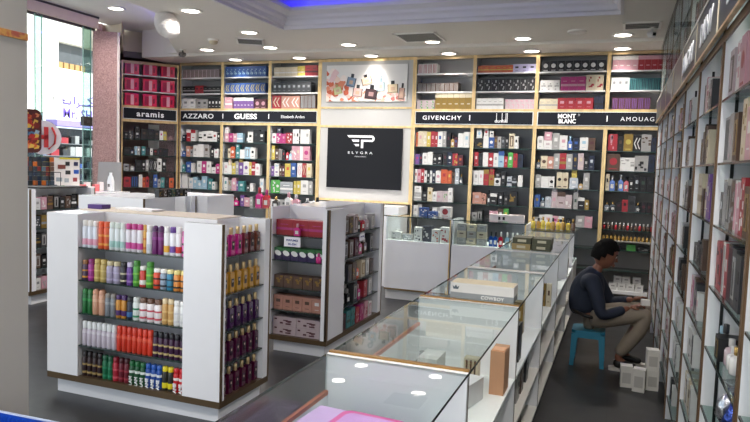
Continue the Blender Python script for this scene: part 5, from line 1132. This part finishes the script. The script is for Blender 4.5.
# white cartons on the floor
for i, (x, y, z, h_, l) in enumerate(((.12, 5.17, 0, .16, 'leftmost white carton of the group on the floor'), (.21, 5.1, 0, .165, 'white carton second from left on the floor, nearest the camera'), (.3, 5.18, 0, .15, 'white carton under the upper carton on the floor'), (.295, 5.18, .1515, .15, 'white carton standing on another carton beside the right shelving'))):
    t = thing('white_carton', l, 'carton', (x, y, z + .0005), R([4, -8, 3, 6][i]), 'white cartons on the floor')
    b = MB(); b.cbox(0, 0, 0, .085, .085, h_, mat('d3cfc6', .6)); b.build('carton', t)
    b = MB(); b.box(-.03, -.0435, h_ * .2, .03, -.0425, h_ * .7, mat('b4b0a8', .6)); b.build('front_print', t)
    b = MB(); b.box(-.0428, -.0428, h_, .0428, .0428, h_ + .001, mat('e0ddd6', .6)); b.build('top_flap', t)

# ------------------------------------------------------------------ beyond 300 perfume boxes the smallest ones in view become one object
bpy.context.view_layer.update()
Mi = co.matrix_world.inverted(); dg = bpy.context.evaluated_depsgraph_get()
def clear_name(n): return any(k in n for k in ('glass_top', 'side_glass', 'front_glass', 'glass_shelf', 'sliding', 'glass_edge', 'window_1', 'glass_sides', 'glass_blade'))
def seen(o):
    me = o.data; zs = [v.co.z for v in me.vertices]; xs = [v.co.x for v in me.vertices]; ys = [v.co.y for v in me.vertices]; cam_p = co.location if 0 else co.matrix_world.translation; hit = 0
    for u in (.15, .5, .85):
        for v in (.15, .5, .9):
            for q in (Vector((min(xs) + u * (max(xs) - min(xs)), min(ys) - .002, v * max(zs))), Vector((min(xs) - .002, min(ys) + u * (max(ys) - min(ys)), v * max(zs))), Vector((max(xs) + .002, min(ys) + u * (max(ys) - min(ys)), v * max(zs)))):
                p = o.matrix_world @ q; a = cam_p.copy(); d = (p - a); L_ = d.length; d.normalize(); tr = 0.
                c_ = Mi @ p
                if c_.z > -.1 or abs(c_.x / -c_.z) > .58 or abs(c_.y / -c_.z) > .33: continue
                for _ in range(10):
                    ok, loc, nn, fi, ho, mm = S.ray_cast(dg, a, d, distance=(p - a).length - .004)
                    if not ok: hit += 1; break
                    if not clear_name(ho.name): break
                    a = loc + d * .001
    return hit
pb = []
for o in [o for o in COL.objects if o.get('category') == 'perfume box']:
    k = seen(o); me = o.data; zz = max(v.co.z for v in me.vertices); ww = max(v.co.x for v in me.vertices) * 2
    D_ = (o.matrix_world.translation - co.matrix_world.translation).length
    pb.append((k * ww * zz / D_ ** 2, k, o))
print('boxes seen', sum(1 for p in pb if p[1]), 'unseen', sum(1 for p in pb if not p[1]))
pb.sort(key=lambda p: -p[0])
rest = [o for a_, k, o in pb[300:]]
if rest:
    mb = bmesh.new(); mats = []; 
    far = bpy.data.objects['packed_perfume_boxes']; mlist = list(far.data.materials); src = [(far.data, Matrix())] + [(o.data, o.matrix_world.copy()) for o in rest]
    vs, fs, ms = [], [], []; mats = []
    for me, mw in src:
        base = len(vs); vs += [tuple(mw @ v.co) for v in me.vertices]
        idx = []
        for m_ in me.materials:
            if m_ not in mats: mats.append(m_)
            idx.append(mats.index(m_))
        for p in me.polygons: fs.append([base + i for i in p.vertices]); ms.append(idx[p.material_index])
    me = bpy.data.meshes.new('packed_perfume_boxes'); me.from_pydata(vs, [], fs)
    for m_ in mats: me.materials.append(m_)
    me.polygons.foreach_set('material_index', ms); me.update(); far.data = me
    far['label'] = 'smallest and half hidden perfume boxes packed on the far shelves and stands'
    for o in rest: bpy.data.objects.remove(o)
